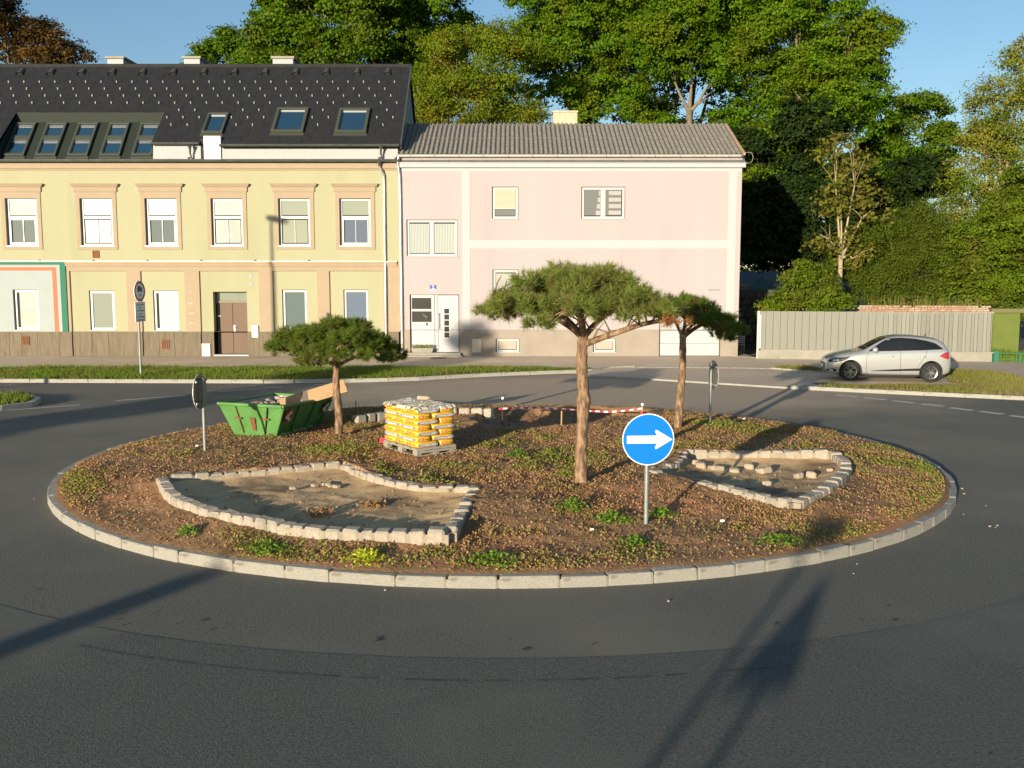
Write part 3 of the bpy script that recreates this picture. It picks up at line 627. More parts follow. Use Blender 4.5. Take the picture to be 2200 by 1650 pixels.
# plinth panels
pj = random.Random(3)
segs = [(HL,-18.69,FY-.03)] + [(a,b,FY+.03) for a, b in rec[:2]] + [(-13.21,DOOR[0],FY+.03),(DOOR[1],-10.71,FY+.03)] + [(a,b,FY+.03) for a, b in rec[3:]] + [(-16.29,-15.69,FY-.03),(-13.84,-13.21,FY-.03),(-10.71,-10.11,FY-.03),(-8.24,-7.72,FY-.03),(-5.44,HR-.05,FY-.03)]
for a, b, y in segs:
    n = max(1, round((b-a)/.72)); cuts = [a] + sorted(a+(b-a)*(k+pj.uniform(-.22,.22))/n for k in range(1, n)) + [b]
    for c, d in zip(cuts[:-1], cuts[1:]):
        MB().box(c+.006, d-.006, y, y+.05, .0, 1.10-pj.uniform(0,.004)).build('plinth_panel', m_plinth, hA)
pb = MB()
for a, b in ((HL,-18.69),(-18.69,DOOR[0]),(DOOR[1],HR)): pb.box(a, b, FY+.09, FY+.14, 0, 1.10)
pb.build('plinth_backing', m_dark, hA)
# upper windows with surround and hood
LO = {0:('pale','grey'),1:('pale','grey'),2:('bright','bright'),3:('bright','grey'),4:('pale','pale'),5:('olive','olive'),6:('olive','blind')}
for i, (a, b) in enumerate(up):
    yw = FY+.10; mid = (a+b)/2; t, l = LO[i]
    wn_ = window(hA, a+.02, b-.02, 4.72, 6.66, yw, [(a+.10,b-.10,6.00,6.58,t),(a+.14,mid-.018,4.84,5.80,l),(mid+.018,b-.14,4.84,5.80,l)], .08, 5.90, (mid,4.84,5.80,.03))
    if i in (1, 3, 6):   # tilted lower casement
        s = MB(); s.ring(a+.11, b-.11, 4.80, 5.84, .05, yw-.03, yw-.01); s.build('tilted_sash', m_pvc, wn_)
        s = MB(); s.box(a+.095, a+.155, yw-.008, yw-.003, 4.83, 5.82); s.build('dark_gap', m_dark, wn_)
    s = MB(); s.box(a-.03, b+.03, FY-.06, yw, 4.69, 4.715); s.build('sill', m_zinc, wn_)
    s = MB(); x0, x1 = a-.17, b+.17
    s.box(x0, a, FY-.035, FY+.001, 4.56, 6.95); s.box(b, x1, FY-.035, FY+.001, 4.56, 6.95); s.box(a, b, FY-.035, FY+.001, 6.68, 6.95); s.box(a, b, FY-.035, FY+.001, 4.56, 4.68)
    s.build('surround', m_peach, wn_)
    s = MB(); s.box(x0-.05, x1+.05, FY-.065, FY+.001, 6.95, 7.15); s.hexa([(x0-.10,FY-.10,7.15),(x1+.10,FY-.10,7.15),(x1+.10,FY,7.15),(x0-.10,FY,7.15),(x0-.16,FY-.17,7.28),(x1+.16,FY-.17,7.28),(x1+.16,FY,7.28),(x0-.16,FY,7.28)])
    s.build('hood', m_peach, wn_)
for i, (a, b, c, d) in enumerate(lowwin):
    yw = FY+(.14 if i else .10); k = ['cream','olive','bright','grey','blind'][i]
    ps = [(a+.11,b-.11,c+.11,d-.11,k)] if i else [(a+.11,b-.11,c+.11,1.98,'cream'),(a+.11,b-.11,1.985,d-.11,'pale')]
    wn_ = window(hA, a+.02, b-.02, c+.02, d-.02, yw, ps, .09)
    if i in (0, 2): s = MB(); s.box(a+.115, a+.20, yw+.02, yw+.034, c+.11, d-.11); s.build('dark_gap', m_dark, wn_)
    if i == 4:
        for q in range(22): MB().box(a+.115, b-.115, yw+.028, yw+.034, c+.13+q*.066, c+.178+q*.066).build('blind_slat', m_blind, wn_)
    s = MB(); s.box(a-.02, b+.02, FY-.02 if not i else FY+.03, yw, c-.02, c+.018); s.build('sill', m_white, wn_)
# front door
yd = FY+.42
d_ = MB(); d_.box(-12.62, -11.96, yd, yd+.05, .13, 2.30); d_.box(-11.95, -11.28, yd, yd+.05, .13, 2.30); dr = d_.build('door', m_brown, hA, bevel=.008)
MB().box(-12.66, -11.25, yd-.05, yd+.05, 2.30, 2.40).build('transom_bar', M('olive_bar', (.20,.17,.10), rough=.6), dr)
MB().box(-12.64, -11.27, yd+.01, yd+.03, 2.40, 2.79).build('pane', gl['olive'], dr)
MB().box(-11.92, -11.86, yd-.02, yd, 1.10, 1.36).tube([(-11.89,yd-.02,1.26),(-11.89,yd-.06,1.26),(-11.80,yd-.06,1.26)], .012, 6).build('handle', m_zinc, dr)
MB().box(-12.60, -12.48, yd-.02, yd-.0, 1.72, 1.78).build('sticker', m_signw, dr)
MB().box(-12.70, -11.20, FY+.0, yd+.06, .0, .125).build('step', m_white, hA)
for a, b, c, d in [(-17.65,-17.37,4.21,4.52)]: MB().ring(a,b,c,d,.03,FY-.03,FY).box(a+.03,b-.03,FY-.015,FY,c+.03,d-.03).build('vent', m_rust, hA)
for a, b, c, d, y in [(-20.8,-20.5,.54,.92,FY-.03),(-14.9,-14.58,.36,.76,FY+.03)]:
    v_ = MB(); v_.ring(a,b,c,d,.035,y-.03,y); 
    for q in range(3): v_.box(a+.035+q*.08, a+.075+q*.08, y-.022, y, c+.035, d-.035)
    v_.build('vent', m_rust, hA)
g_ = MB(); g_.box(-13.20,-12.83,FY-.03,FY+.03,.03,.60); gb = g_.build('meter_box', m_pvc, hA, bevel=.008)
MB().box(-13.08,-12.95,FY-.035,FY-.03,.38,.48).build('sticker', M('yellow_sticker', (.75,.50,.15), rough=.5), gb)
for z in (.30,.26,.16): MB().box(-13.12,-12.91,FY-.034,FY-.031,z,z+.015).build('print_line', M('grey_print', (.45,.44,.40), rough=.6), gb)
g_ = MB(); g_.box(-11.05,-10.78,FY-.01,FY+.03,.86,1.37); gb = g_.build('intercom', m_zinc, hA, bevel=.006)
MB().box(-10.95,-10.86,FY-.016,FY-.01,1.12,1.17).build('button_plate', m_signw, gb)
for z in (3.05, 3.36): MB().box(-11.12,-10.97,FY+.055,FY+.072,z,z+.15).build('wall_patch', m_paintw, hA)
gm = random.Random(9); gr_ = MB()
for z in (1.45,1.85,2.28,2.75): gr_.box(-13.66+gm.uniform(-.05,.05), -13.52+gm.uniform(-.05,.05), FY-.006, FY+.002, z, z+.05)
gr_.build('paint_spots', m_white, hA)

# roof: plane through eave (41.3, 8.85) and ridge (46, 12.97)
RM = .877; RY0, RZ0 = 41.3, 8.85; RL = math.sqrt(1+RM*RM)
def rp(x, y, lift=0.0): return (x, y-lift*RM/RL, RZ0+RM*(y-RY0)+lift/RL)
RECL, RECR, NL, NR_ = -21.33, -14.95, -12.95, -12.08
rf = MB()
zones = [(HL-.1,RECL,41.42,46.0),(RECL,RECR,43.10,46.0),(RECR,NL,41.42,46.0),(NL,NR_,41.85,46.0),(NR_,HR+.14,41.25,46.0)]
for x0, x1, y0, y1 in zones:
    p = [rp(x0,y0,-.10), rp(x1,y0,-.10), rp(x1,y1,-.10), rp(x0,y1,-.10), rp(x0,y0,-.004), rp(x1,y0,-.004), rp(x1,y1,-.004), rp(x0,y1,-.004)]; rf.hexa(p)
rf.face([(HL,46,12.95),(HR+.1,46,12.95),(HR+.1,51,8.6),(HL,51,8.6)])
roof = rf.build('roof', m_slate, hA)
MB().tube([(HL,46.0,13.0),(HR+.16,46.0,13.0)], .09, 8).build('ridge_cap', m_slate, roof)
MB().hexa([rp(HR+.12,41.2,-.12),rp(HR+.18,41.2,-.12),rp(HR+.18,46,-.12),rp(HR+.12,46,-.12),rp(HR+.12,41.2,.04),rp(HR+.18,41.2,.04),rp(HR+.18,46,.04),rp(HR+.12,46,.04)]).build('verge_trim', m_dzinc, roof)
# diagonal roof tiles
def clip(poly, ax, v, keep_gt):
    out = []
    for i in range(len(poly)):
        p, q = poly[i], poly[(i+1) % len(poly)]; a = p[ax]-v; b = q[ax]-v
        if not keep_gt: a, b = -a, -b
        if a >= 0: out.append(p)
        if (a >= 0) != (b >= 0): t = a/(a-b); out.append(tuple(p[k]+(q[k]-p[k])*t for k in range(3)))
    return out
TW, TH_, SL = .69, .43, -.38                 # tile width, course height along Y, course slope
cnt = 0
for zx0, zx1, zy0, zy1 in zones:
    for j in range(-60, 60):
        for i in range(-42, 2):
            x0 = i*TW-4.6+.23*j; yb = 41.0 + j*TH_ + SL*(x0+4.6)
            q = [(x0,yb,.016),(x0+TW-.012,yb+SL*(TW-.012),.016),(x0+TW-.012,yb+SL*(TW-.012)+TH_,.003),(x0,yb+TH_,.003)]
            if max(p[0] for p in q) < zx0 or min(p[0] for p in q) > zx1 or max(p[1] for p in q) < zy0 or min(p[1] for p in q) > zy1: continue
            for ax, v, g in ((0,zx0,True),(0,zx1,False),(1,zy0,True),(1,zy1,False)):
                if q: q = clip(q, ax, v, g)
            if len(q) < 3: continue
            top = [rp(*p) for p in q]; bot = [rp(p[0],p[1],0) for p in q]; k = len(q)
            b = MB(); b.face(top)
            for s in range(k): b.face([bot[s], bot[(s+1)%k], top[(s+1)%k], top[s]])
            cnt += 1
            if cnt <= 300 or zx0 > -22: b.build('roof_tile', m_slate, roof, fix=False)
# snow guards
gmb = MB(); gmb.box(-.017,.017,-.010,.010,0,.105); gmb.box(-.034,-.017,-.010,.010,.062,.105)
gme = None
for r_ in range(8):
    yy = 44.90 - .43*r_; 
    for k in range(-2, 33):
        xx = -22.5 + .31*r_ + .69*k - (0.0)
        if not (-22.6 < xx < -4.95): continue
        if xx < RECR+.1 and yy < 43.3: continue
        if yy < 43.4 and (-13.35 < xx < -12.0 or -10.3 < xx < -8.55 or -7.6 < xx < -5.9): continue
        if yy < 41.9: continue
        if gme is None:
            o = gmb.build('snow_guard', m_guard, roof, local=True); gme = o.data
        else: o = bpy.data.objects.new('snow_guard', gme); COL.objects.link(o); o.parent = roof
        o.location = Vector(rp(xx, yy, .02)) - WLOC[roof.name]; o.rotation_euler = (R(-10), 0, rnd.uniform(-.12,.12))
# ridge vents
vme = None
for k in range(16):
    xx = -26.4+1.385*k
    if xx > -5: break
    if vme is None:
        v_ = MB(); n = 8
        for s in range(n):
            t0 = math.pi*s/n; t1 = math.pi*(s+1)/n
            v_.face([(-.17*math.cos(t0),-.30,.17*math.sin(t0)),(-.17*math.cos(t1),-.30,.17*math.sin(t1)),(-.10*math.cos(t1),.2,.10*math.sin(t1)),(-.10*math.cos(t0),.2,.10*math.sin(t0))], 0)
            v_.face([(-.14*math.cos(t0),-.26,.14*math.sin(t0)),(-.14*math.cos(t1),-.26,.14*math.sin(t1)),(0,-.26,0)], 1)
        o = v_.build('ridge_vent', [m_skyf, m_dark], roof, local=True, fix=False); vme = o.data
    else: o = bpy.data.objects.new('ridge_vent', vme); COL.objects.link(o); o.parent = roof
    o.location = Vector(rp(xx, 45.62, .01)) - WLOC[roof.name]; o.rotation_euler = (math.atan(RM), 0, 0)
for x0, x1 in ((-18.57,-17.84),(-15.06,-14.33),(-10.98,-10.05)):
    c = MB(); c.box(x0, x1, 46.2, 48.0, 11.5, 13.36); ch = c.build('chimney', m_white, roof)
    MB().box(x0-.07, x1+.07, 46.12, 48.1, 13.36, 13.46).build('chimney_cap', m_conc, ch)
# cladding recess with five double skylights
CM = 1.20; CY0, CZ0 = 41.58, 8.22; CLn = math.sqrt(1+CM*CM)
def cp(x, y, lift=0.0): return (x, y-lift*CM/CLn, CZ0+CM*(y-CY0)+lift/CLn)
cz = MB(); cz.hexa([cp(RECL,41.55,-.06),cp(RECR,41.55,-.06),cp(RECR,43.10,-.06),cp(RECL,43.10,-.06),cp(RECL,41.55),cp(RECR,41.55),cp(RECR,43.10),cp(RECL,43.10)])
cz.face([cp(RECL,43.09),cp(RECR,43.09),rp(RECR,43.11,.02),rp(RECL,43.11,.02)])
cz.face([cp(RECL,41.5),rp(RECL,41.42,.02),rp(RECL,43.11,.02),cp(RECL,43.1)]); cz.face([cp(RECR,41.5),rp(RECR,41.42,.02),rp(RECR,43.11,.02),cp(RECR,43.1)])
cz.build('dark_cladding', m_clad, hA, fix=False)
def on_plane(pf, x0, x1, y0, y1, l0, l1, mb, m=0):
    mb.hexa([pf(x0,y0,l0),pf(x1,y0,l0),pf(x1,y1,l0),pf(x0,y1,l0),pf(x0,y0,l1),pf(x1,y0,l1),pf(x1,y1,l1),pf(x0,y1,l1)], m)
def skylight(pf, x0, x1, y0, y1, parent, fw=.10, th=.13, tall=None):
    b = MB()
    on_plane(pf, x0, x1, y0, y0+fw*.8, 0, th, b); on_plane(pf, x0, x1, y1-fw*.8, y1, 0, th, b)
    on_plane(pf, x0, x0+fw, y0+fw*.8, y1-fw*.8, 0, th, b); on_plane(pf, x1-fw, x1, y0+fw*.8, y1-fw*.8, 0, th, b)
    if tall: on_plane(pf, x0+fw, x1-fw, tall-.08, tall+.08, 0, th*.9, b)
    f = b.build('skylight', m_skyf, parent, bevel=.008)
    spans = [(y0+fw*.8, y1-fw*.8)] if not tall else [(y0+fw*.8, tall-.08),(tall+.08, y1-fw*.8)]
    for a, c in spans:
        b = MB(); on_plane(pf, x0+fw, x1-fw, a, c, .03, .05, b); b.build('pane', gl['sky'], f)
        b = MB(); on_plane(pf, x0+fw+.02, x1-fw-.02, c-.09, c-.02, .052, .075, b); b.build('blind_rail', m_pvc if not tall else m_zinc, f)
        b = MB(); on_plane(pf, x0+fw+.005, x0+fw+.045, a, c, .051, .10, b); b.build('inner_frame', m_clad, f)
    b = MB(); on_plane(pf, x0-.04, x1+.04, y0-.12, y0-.005, .005, .035, b); b.build('flashing', m_skyf, f)
for xa in (-21.28,-19.96,-18.62,-17.27,-15.93): skylight(cp, xa, xa+.86, 41.74, 43.02, hA, .09, .12, tall=42.42)
skylight(rp, -13.02, -12.13, 41.86, 43.0, hA); skylight(rp, -10.12, -8.76, 41.92, 43.3, hA, .13); skylight(rp, -7.44, -6.11, 41.90, 43.27, hA, .13)
# white knee wall under the eave, notch with door panel, gutters, downpipes
kw = MB(); kw.box(RECR, NL, FY-.02, FY+.3, 8.22, 8.86); kw.box(NR_, HR, FY-.02, FY+.3, 8.22, 8.80); kw.build('knee_wall', m_white, hA)
MB().box(NL+.16, NR_-.02, FY-.10, FY+.3, 8.22, 9.22).build('dormer_panel', m_signw, hA)
MB().box(NL, NL+.15, FY+.02, FY+.3, 8.22, 9.15).build('dormer_cheek', m_clad, hA)
def gutter(parent, x0, x1, y, z, r, mat, name='gutter', joints=0):
    b = MB(); n = 8
    pts = [(y-r*math.cos(math.pi*k/n), z-r*math.sin(math.pi*k/n)) for k in range(n+1)]
    for (ya,za),(yb,zb) in zip(pts[:-1], pts[1:]):
        b.face([(x0,ya,za),(x1,ya,za),(x1,yb,zb),(x0,yb,zb)]); b.face([(x0,ya,za+.012),(x0,yb,zb+.012),(x1,yb,zb+.012),(x1,ya,za+.012)])
    for xe in (x0, x1): b.face([(xe,p,q) for p, q in pts])
    b.tube([(x0,y-r,z),(x1,y-r,z)], .014, 6)
    g = b.build(name, mat, parent, smooth=30, fix=False)
    for k in range(joints):
        xx = x0+(x1-x0)*(k+.5)/joints; c = MB(); c.tube([(xx,y-r-.004,z+.01),(xx,y-r*.7-.004,z-r*.75),(xx,y-.0,z-r-.006),(xx,y+r,z)], .012, 5); c.build('gutter_bracket', m_dzinc, g)
gutter(hA, HL, HR+.05, FY-.20, 8.25, .10, m_dzinc, joints=20)
gutter(hA, RECR, NL-.02, 41.28, 8.93, .08, m_dzinc, joints=3); gutter(hA, NR_, HR+.1, 41.14, 8.84, .08, m_dzinc, joints=7)
def downpipe(parent, pts, r, mat, clamps=()):
    p = MB().tube(pts, r, 10).build('downpipe', mat, parent, smooth=50)
    for z in clamps:
        q = [c for c in pts if True]; a = pts[-2]; b = pts[-1]; t = (z-a[2])/(b[2]-a[2]); x = a[0]+(b[0]-a[0])*t
        MB().tube([(x,a[1],z-.02),(x,a[1],z+.02)], r+.012, 10).build('pipe_clamp', mat, p)
m_pipe = M('bright_zinc', (.66,.66,.63), rough=.28, metal=.85)
downpipe(hA, [(-5.50,FY-.20,8.16),(-5.50,FY-.20,7.95),(-5.34,FY-.08,7.62),(-5.34,FY-.08,7.4),(-5.34,FY-.08,.02)], .05, m_pipe, (6.9,4.7,2.2))
MB().tube([(-5.50,FY-.2,8.18),(-5.50,FY-.2,7.98)], [.10,.05], 8).build('rainwater_head', m_dzinc, hA)
for x in (-13.32, -5.42):
    MB().tube([(x,41.2,8.82),(x,41.25,8.66),(x-.02,41.30,8.5),(x+.02,41.36,8.36),(x-.12,41.30,8.30)], [.10,.045,.04,.04,.04], 8).build('outlet_pipe', m_dzinc, hA, smooth=60)

# ------------------------------------------------------------------ pink house
PL, PR = -4.75, 9.60
hB = thing('pink_house', 'pale pink two-storey house with white bands and a corrugated grey roof', 'house', (2.4, FY, 0))
pdoor = (-4.33,-2.24,.22,2.67)
pw = [(-4.43,-2.29,4.27,5.80),(-.84,.27,5.82,7.16),(2.90,4.74,5.82,7.16),(-.82,.28,2.45,3.72),(2.95,4.78,2.45,3.72)]
bw = [(-.69,.32,.22,.80),(3.44,4.42,.22,.80)]; gar = (6.25,8.86,.06,2.22)
w = MB(); wall_sheet(w, PL, PR, 1.18, 8.4, FY, pw+[(pdoor[0],pdoor[1],1.18,2.67),(gar[0],gar[1],1.18,2.22)], .16, 0)
w.face([(PR,FY,0),(PR,FY+8,0),(PR,FY+8,9.0),(PR,45,10.15),(PR,FY,8.4)], 0); w.face([(PL+.03,FY,8),(PL+.03,45,10.1),(PL+.03,FY+8,9)], 0); w.face([(PL,FY+8,0),(PR,FY+8,0),(PR,FY+8,9.0),(PL,FY+8,9.0)], 0)
w.build('wall', [m_pink], hB, fix=False)
w = MB(); wall_sheet(w, PL+.02, PR+.0, 0, 1.18, FY-.025, bw+[(pdoor[0],pdoor[1],0,1.18),(gar[0],gar[1],.0,1.18)], .2, 0)
for a, b in ((PL+.02,pdoor[0]),(pdoor[1],gar[0]),(gar[1],PR)): w.face([(a,FY-.025,1.18),(b,FY-.025,1.18),(b,FY+.01,1.185),(a,FY+.01,1.185)])
w.face([(PR,FY-.025,0),(PR+.004,FY+8,0),(PR+.004,FY+8,1.18),(PR,FY-.025,1.18)])
w.build('plinth', m_pplinth, hB, fix=False)
for a, b, c, d in [(PL+.02,PR-.02,7.78,7.94),(-2.10,-1.76,1.185,7.78),(9.06,9.40,1.185,7.78),(-1.76,9.06,4.60,4.95)]:
    MB().box(a, b, FY-.012, FY+.002, c, d).build('white_band', m_band, hB)
c_ = MB(); c_.box(PL+.0, PR+.12, FY-.14, FY+.0, 7.94, 8.12); c_.build('cornice', m_band, hB)
# sloping zinc apron in pieces
for k in range(14):
    a = PL+.05+k*1.03; b = min(a+1.022, PR+.10); MB().hexa([(a,FY-.16,8.125),(b,FY-.16,8.125),(b,FY+.1,8.125),(a,FY+.1,8.125),(a,FY-.16,8.135),(b,FY-.16,8.135),(b,FY+.1,8.36),(a,FY+.1,8.36)]).build('zinc_apron', m_zinc, hB)
MB().box(PL+.02, PR+.13, FY-.165, FY-.145, 8.105, 8.125).build('drip_edge', m_band, hB)
m_lgut = M('pale_gutter', (.62,.62,.56), (.54,.54,.50), 5, .5, metal=.3)
gutter(hB, PL+.02, PR-.1, FY-.16, 8.44, .09, m_lgut, joints=14)
downpipe(hB, [(-4.72,FY-.16,8.36),(-4.74,FY-.16,8.1),(-4.70,FY-.08,7.7),(-4.68,FY-.08,7.5),(-4.66,FY-.08,.26)], .055, m_pipe, (6.6,4.9,3.4,1.7))
MB().tube([(-4.66,FY-.08,.28),(-4.64,FY-.08,.06)], .085, 10).build('drain_shoe', m_conc, hB)
MB().tube([(-4.9,FY-.2,8.2),(-4.78,FY-.17,8.33),(-4.7,FY-.16,8.42)], .05, 8).build('gutter_link', m_dzinc, hB)
# corrugated sheets
CS = math.atan2(10.20-8.44, 45.0-41.22); CLEN = math.hypot(10.20-8.44, 45.0-41.22)
def corr_mesh(nw, ln):
    b = MB(); ns = nw*8; f = lambda i: (i*.2/8, .034*math.cos(2*math.pi*i/8))
    for i in range(ns):
        (xa, za), (xb, zb) = f(i), f(i+1); b.face([(xa,0,za),(xb,0,zb),(xb,ln,zb),(xa,ln,za)]); b.face([(xa,0,za-.012),(xa,0,za),(xb,0,zb),(xb,0,zb-.012)][::-1])
    return b
roofB = MB().hexa([(PL+.02,41.35,8.40),(PR,41.35,8.40),(PR,45.0,10.06),(PL+.02,45.0,10.06),(PL+.02,41.35,8.45),(PR,41.35,8.45),(PR,45.0,10.10),(PL+.02,45.0,10.10)]).face([(PL,45,10.1),(PR,45,10.1),(PR,50,8.5),(PL,50,8.5)]).build('roof', m_corr, hB, fix=False)
cme = None; half = CLEN/2
for row_ in range(2):
    for k in range(12):
        if cme is None:
            o = corr_mesh(6, half+.10).build('corrugated_sheet', m_corr, roofB, local=True, smooth=True); cme = o.data
        else: o = bpy.data.objects.new('corrugated_sheet', cme); COL.objects.link(o); o.parent = roofB
        s = row_*half*.99; lift = .02*row_ + .006*(k % 2)
        o.location = Vector((PL+.03+1.2*k-.02, 41.22+s*math.cos(CS), 8.47+s*math.sin(CS)+lift)) - WLOC[roofB.name]; o.rotation_euler = (CS, 0, rnd.uniform(-.003,.003))
rc = MB()
for k in range(72): 
    xx = PL+.07+.2*k; rc.tube([(xx,44.82,10.155),(xx,45.02,10.20)], [.05,.055], 6)
rc.build('ridge_cap', m_corr, roofB, smooth=True)
MB().hexa([(PR-.02,41.2,8.42),(PR+.05,41.2,8.42),(PR+.05,45,10.18),(PR-.02,45,10.18),(PR-.02,41.2,8.52),(PR+.05,41.2,8.52),(PR+.05,45,10.27),(PR-.02,45,10.27)]).build('barge_board', m_wood, roofB)
c = MB(); c.box(1.86, 2.39, 45.1, 45.9, 9.4, 10.78); c.box(2.40, 2.94, 45.1, 45.9, 9.4, 10.78); ch = c.build('chimney', m_chim, roofB)
MB().box(1.82, 2.98, 45.05, 45.95, 10.78, 10.85).build('chimney_cap', m_chim, ch)
# windows of the pink house
yw = FY+.08
a, b, c, d = pw[0]; mx = (a+b)/2-.02
w0 = window(hB, a+.02, b-.02, c+.02, d-.02, yw, [(a+.10,mx-.10,c+.14,d-.16,'curtain'),(mx+.10,b-.10,c+.14,d-.16,'curtain')], .09, None, (mx,c+.11,d-.11,.17))
fo = MB()
for x0, x1 in ((a+.12,mx-.11),(mx+.11,b-.11)):
    n = 26
    for k in range(n):
        xa = x0+(x1-x0)*k/n; xb = x0+(x1-x0)*(k+1)/n; y0 = yw+.032 if k % 2 else yw+.012; y1 = yw+.012 if k % 2 else yw+.032
        fo.face([(xa,y0,c+.14),(xb,y1,c+.14),(xb,y1,d-.17),(xa,y0,d-.17)])
fo.build('curtain', M('net_curtain', (.40,.43,.40), rough=.9), w0, fix=False)
a, b, c, d = pw[1]
w1 = window(hB, a+.02, b-.02, c+.02, d-.02, yw, [(a+.14,b-.14,c+.15,c+.45,'smoke')], .10)
for k in range(17): MB().box(a+.12, b-.12, yw-.03+(k%2)*.0, yw-.012, c+.46+k*.047, c+.46+k*.047+.040).build('shutter_slat', M('shutter_cream', (.50,.46,.34), rough=.6) if k == 0 else bpy.data.materials['shutter_cream'], w1)
MB().box(a+.11, b-.11, yw-.035, yw-.01, c+.42, c+.458).build('shutter_rail', m_pvc, w1)
a, b, c, d = pw[2]; mx = (a+b)/2
w2 = window(hB, a+.02, b-.02, c+.02, d-.02, yw, [(a+.13,mx-.10,c+.16,d-.08,'smoke'),(mx+.10,b-.15,c+.16,d-.08,'smoke')], .10, None, (mx,c+.12,d-.12,.2))
for k in range(4): MB().box(mx+.24, b-.16, yw+.018, yw+.03, c+.19+k*.27, c+.36+k*.27).build('curtain_stripe', M('curtain_white', (.36,.35,.34), rough=.9) if k == 0 else bpy.data.materials['curtain_white'], w2)
for k in range(4): MB().box(mx-.30+.04*k, mx-.11, yw+.018, yw+.03, c+.17+k*.27, c+.36+k*.27).build('curtain_stripe', bpy.data.materials['curtain_white'], w2)
for a, b, c, d in pw[3:]:
    mx = (a+b)/2; window(hB, a+.02, b-.02, c+.02, d-.02, yw, [(a+.13,b-.13,c+.12,d-.16,'curtain')], .10)
for a, b, c, d in pw: MB().box(a-.03, b+.05, FY-.05, yw, c-.015, c+.018).build('sill', m_band, hB)
for a, b, c, d in bw:
    wb = window(hB, a+.02, b-.02, c+.015, d-.015, FY+.09, [(a+.13,b-.13,c+.13,d-.09,'beige')], .09)
    MB().box(a-.02, b+.03, FY-.045, FY+.09, c-.02, c+.012).build('sill', m_band, wb)
# garage door of wide panels
gd = None
for k in range(4):
    z0 = .07+k*.535; p = MB(); p.box(gar[0]+.03, gar[1]-.03, FY+.10, FY+.15, z0, z0+.525); o = p.build('garage_panel', m_pvc, hB, bevel=.008)
    gd = gd or o
MB().tube([(7.55,FY+.09,1.72),(7.55,FY+.05,1.72),(7.55,FY+.05,1.62),(7.55,FY+.09,1.62)], .012, 6).build('garage_handle', m_zinc, gd)
MB().box(gar[0]-.02, gar[1]+.02, FY-.03, FY+.25, 0, .068).build('garage_sill', m_dark, hB)
MB().box(gar[0]-.04, gar[1]+.1, FY-.05, FY+.02, 2.215, 2.25).build('sill', m_band, hB)
MB().box(8.3, 8.75, FY-.06, FY+.0, 2.86, 2.90).build('sill', m_conc, hB)
# entrance: side panel with two dark panes, white door with five small panes
yd = FY+.10
e = MB(); e.box(-4.30,-3.29,yd,yd+.06,.23,2.66); sp = e.build('door_side_panel', m_pvc, hB, bevel=.006)
MB().box(-4.25,-3.43,yd-.012,yd+.0,2.06,2.53).build('pane', gl['dark'], sp); MB().box(-4.25,-3.42,yd-.012,yd+.0,1.51,1.96).build('pane', gl['dark'], sp)
MB().box(-3.66,-3.60,yd-.05,yd-.0,1.36,1.48).build('padlock', M('padlock_blue', (.10,.10,.22), rough=.4), sp)
MB().box(-3.58,-3.40,yd-.012,yd,1.43,1.46).build('mail_slot', m_zinc, sp)
e = MB(); e.box(-3.27,-3.15,yd-.015,yd+.06,.23,2.66); e.build('door_post', m_pvc, hB, bevel=.006)
e = MB(); e.box(-3.135,-2.27,yd,yd+.05,.23,2.64); pd = e.build('door', m_pvc, hB, bevel=.006)
fr = MB()
for k in range(5):
    z = .84+k*.257; x0, x1 = -2.885, -2.665
    fr.ring(x0-.03, x1+.03, z-.03, z+.245, .03, yd-.014, yd); MB().box(x0, x1, yd-.006, yd+.0, z, z+.215).build('pane', gl['dark'], pd)
fr.build('pane_frame', m_signw, pd)
MB().tube([(-3.17,yd-.015,1.85),(-3.17,yd-.07,1.85),(-3.10,yd-.07,1.85)], .012, 6).tube([(-3.10,yd-.07,1.90),(-3.10,yd-.07,1.22)], .018, 8).tube([(-3.17,yd-.015,1.28),(-3.10,yd-.07,1.28)], .012, 6).build('handle', m_zinc, pd)
s = MB(); s.box(-4.42,-2.18,FY-.24,FY+.30,.06,.22); s.box(-4.55,-2.10,FY-.42,FY+.1,.02,.12); s.build('step', m_conc, hB, bevel=.012)
np_ = MB().box(-3.47,-3.20,FY-.02,FY,2.87,3.07).build('number_plate', M('plate_blue', (.05,.10,.32), rough=.4), hB)
MB().box(-3.46,-3.21,FY-.024,FY-.02,2.872,2.905).build('plate_strip', m_signw, np_)
o = piece('lettering', text_mesh('2', .20, m_signw), np_, (-3.335, FY-.026, 2.98), 0); o.rotation_euler = (R(90),0,0)
g_ = MB(); g_.box(-1.70,-1.31,FY-.045,FY-.02,.22,.80); g_.ring(-1.66,-1.35,.27,.75,.012,FY-.052,FY-.045); g_.build('meter_box', M('beige_box', (.62,.54,.43), rough=.7), hB)
MB().tube([(9.62,41.38,8.50),(9.78,41.38,8.56),(9.95,41.38,8.54),(10.02,41.38,8.36),(9.96,41.38,8.16),(9.80,41.38,8.10),(9.70,41.36,8.16)], .012, 6).build('cable_loop', m_conc, hB)
# flower trough on the step
t = thing('flower_trough', 'grey stone flower trough with low green plants on the pink house step', 'planter', (-3.8, FY-.15, .22))
MB().hexa([(-4.22,FY-.22,.22),(-3.38,FY-.22,.22),(-3.38,FY-.02,.22),(-4.22,FY-.02,.22),(-4.28,FY-.25,.42),(-3.32,FY-.25,.42),(-3.32,FY+.01,.42),(-4.28,FY+.01,.42)]).build('trough', m_conc, t, bevel=.01)
q = np.random.RandomState(3); P = np.stack([q.uniform(-4.26,-3.34,500), q.uniform(FY-.24,FY,500), .42+.14*q.rand(500)], -1)
npmesh('foliage', quads(q, P, q.normal(size=(500,3))*.6+np.array([0,-.3,.6]), .05), 4, lf_weed, t)

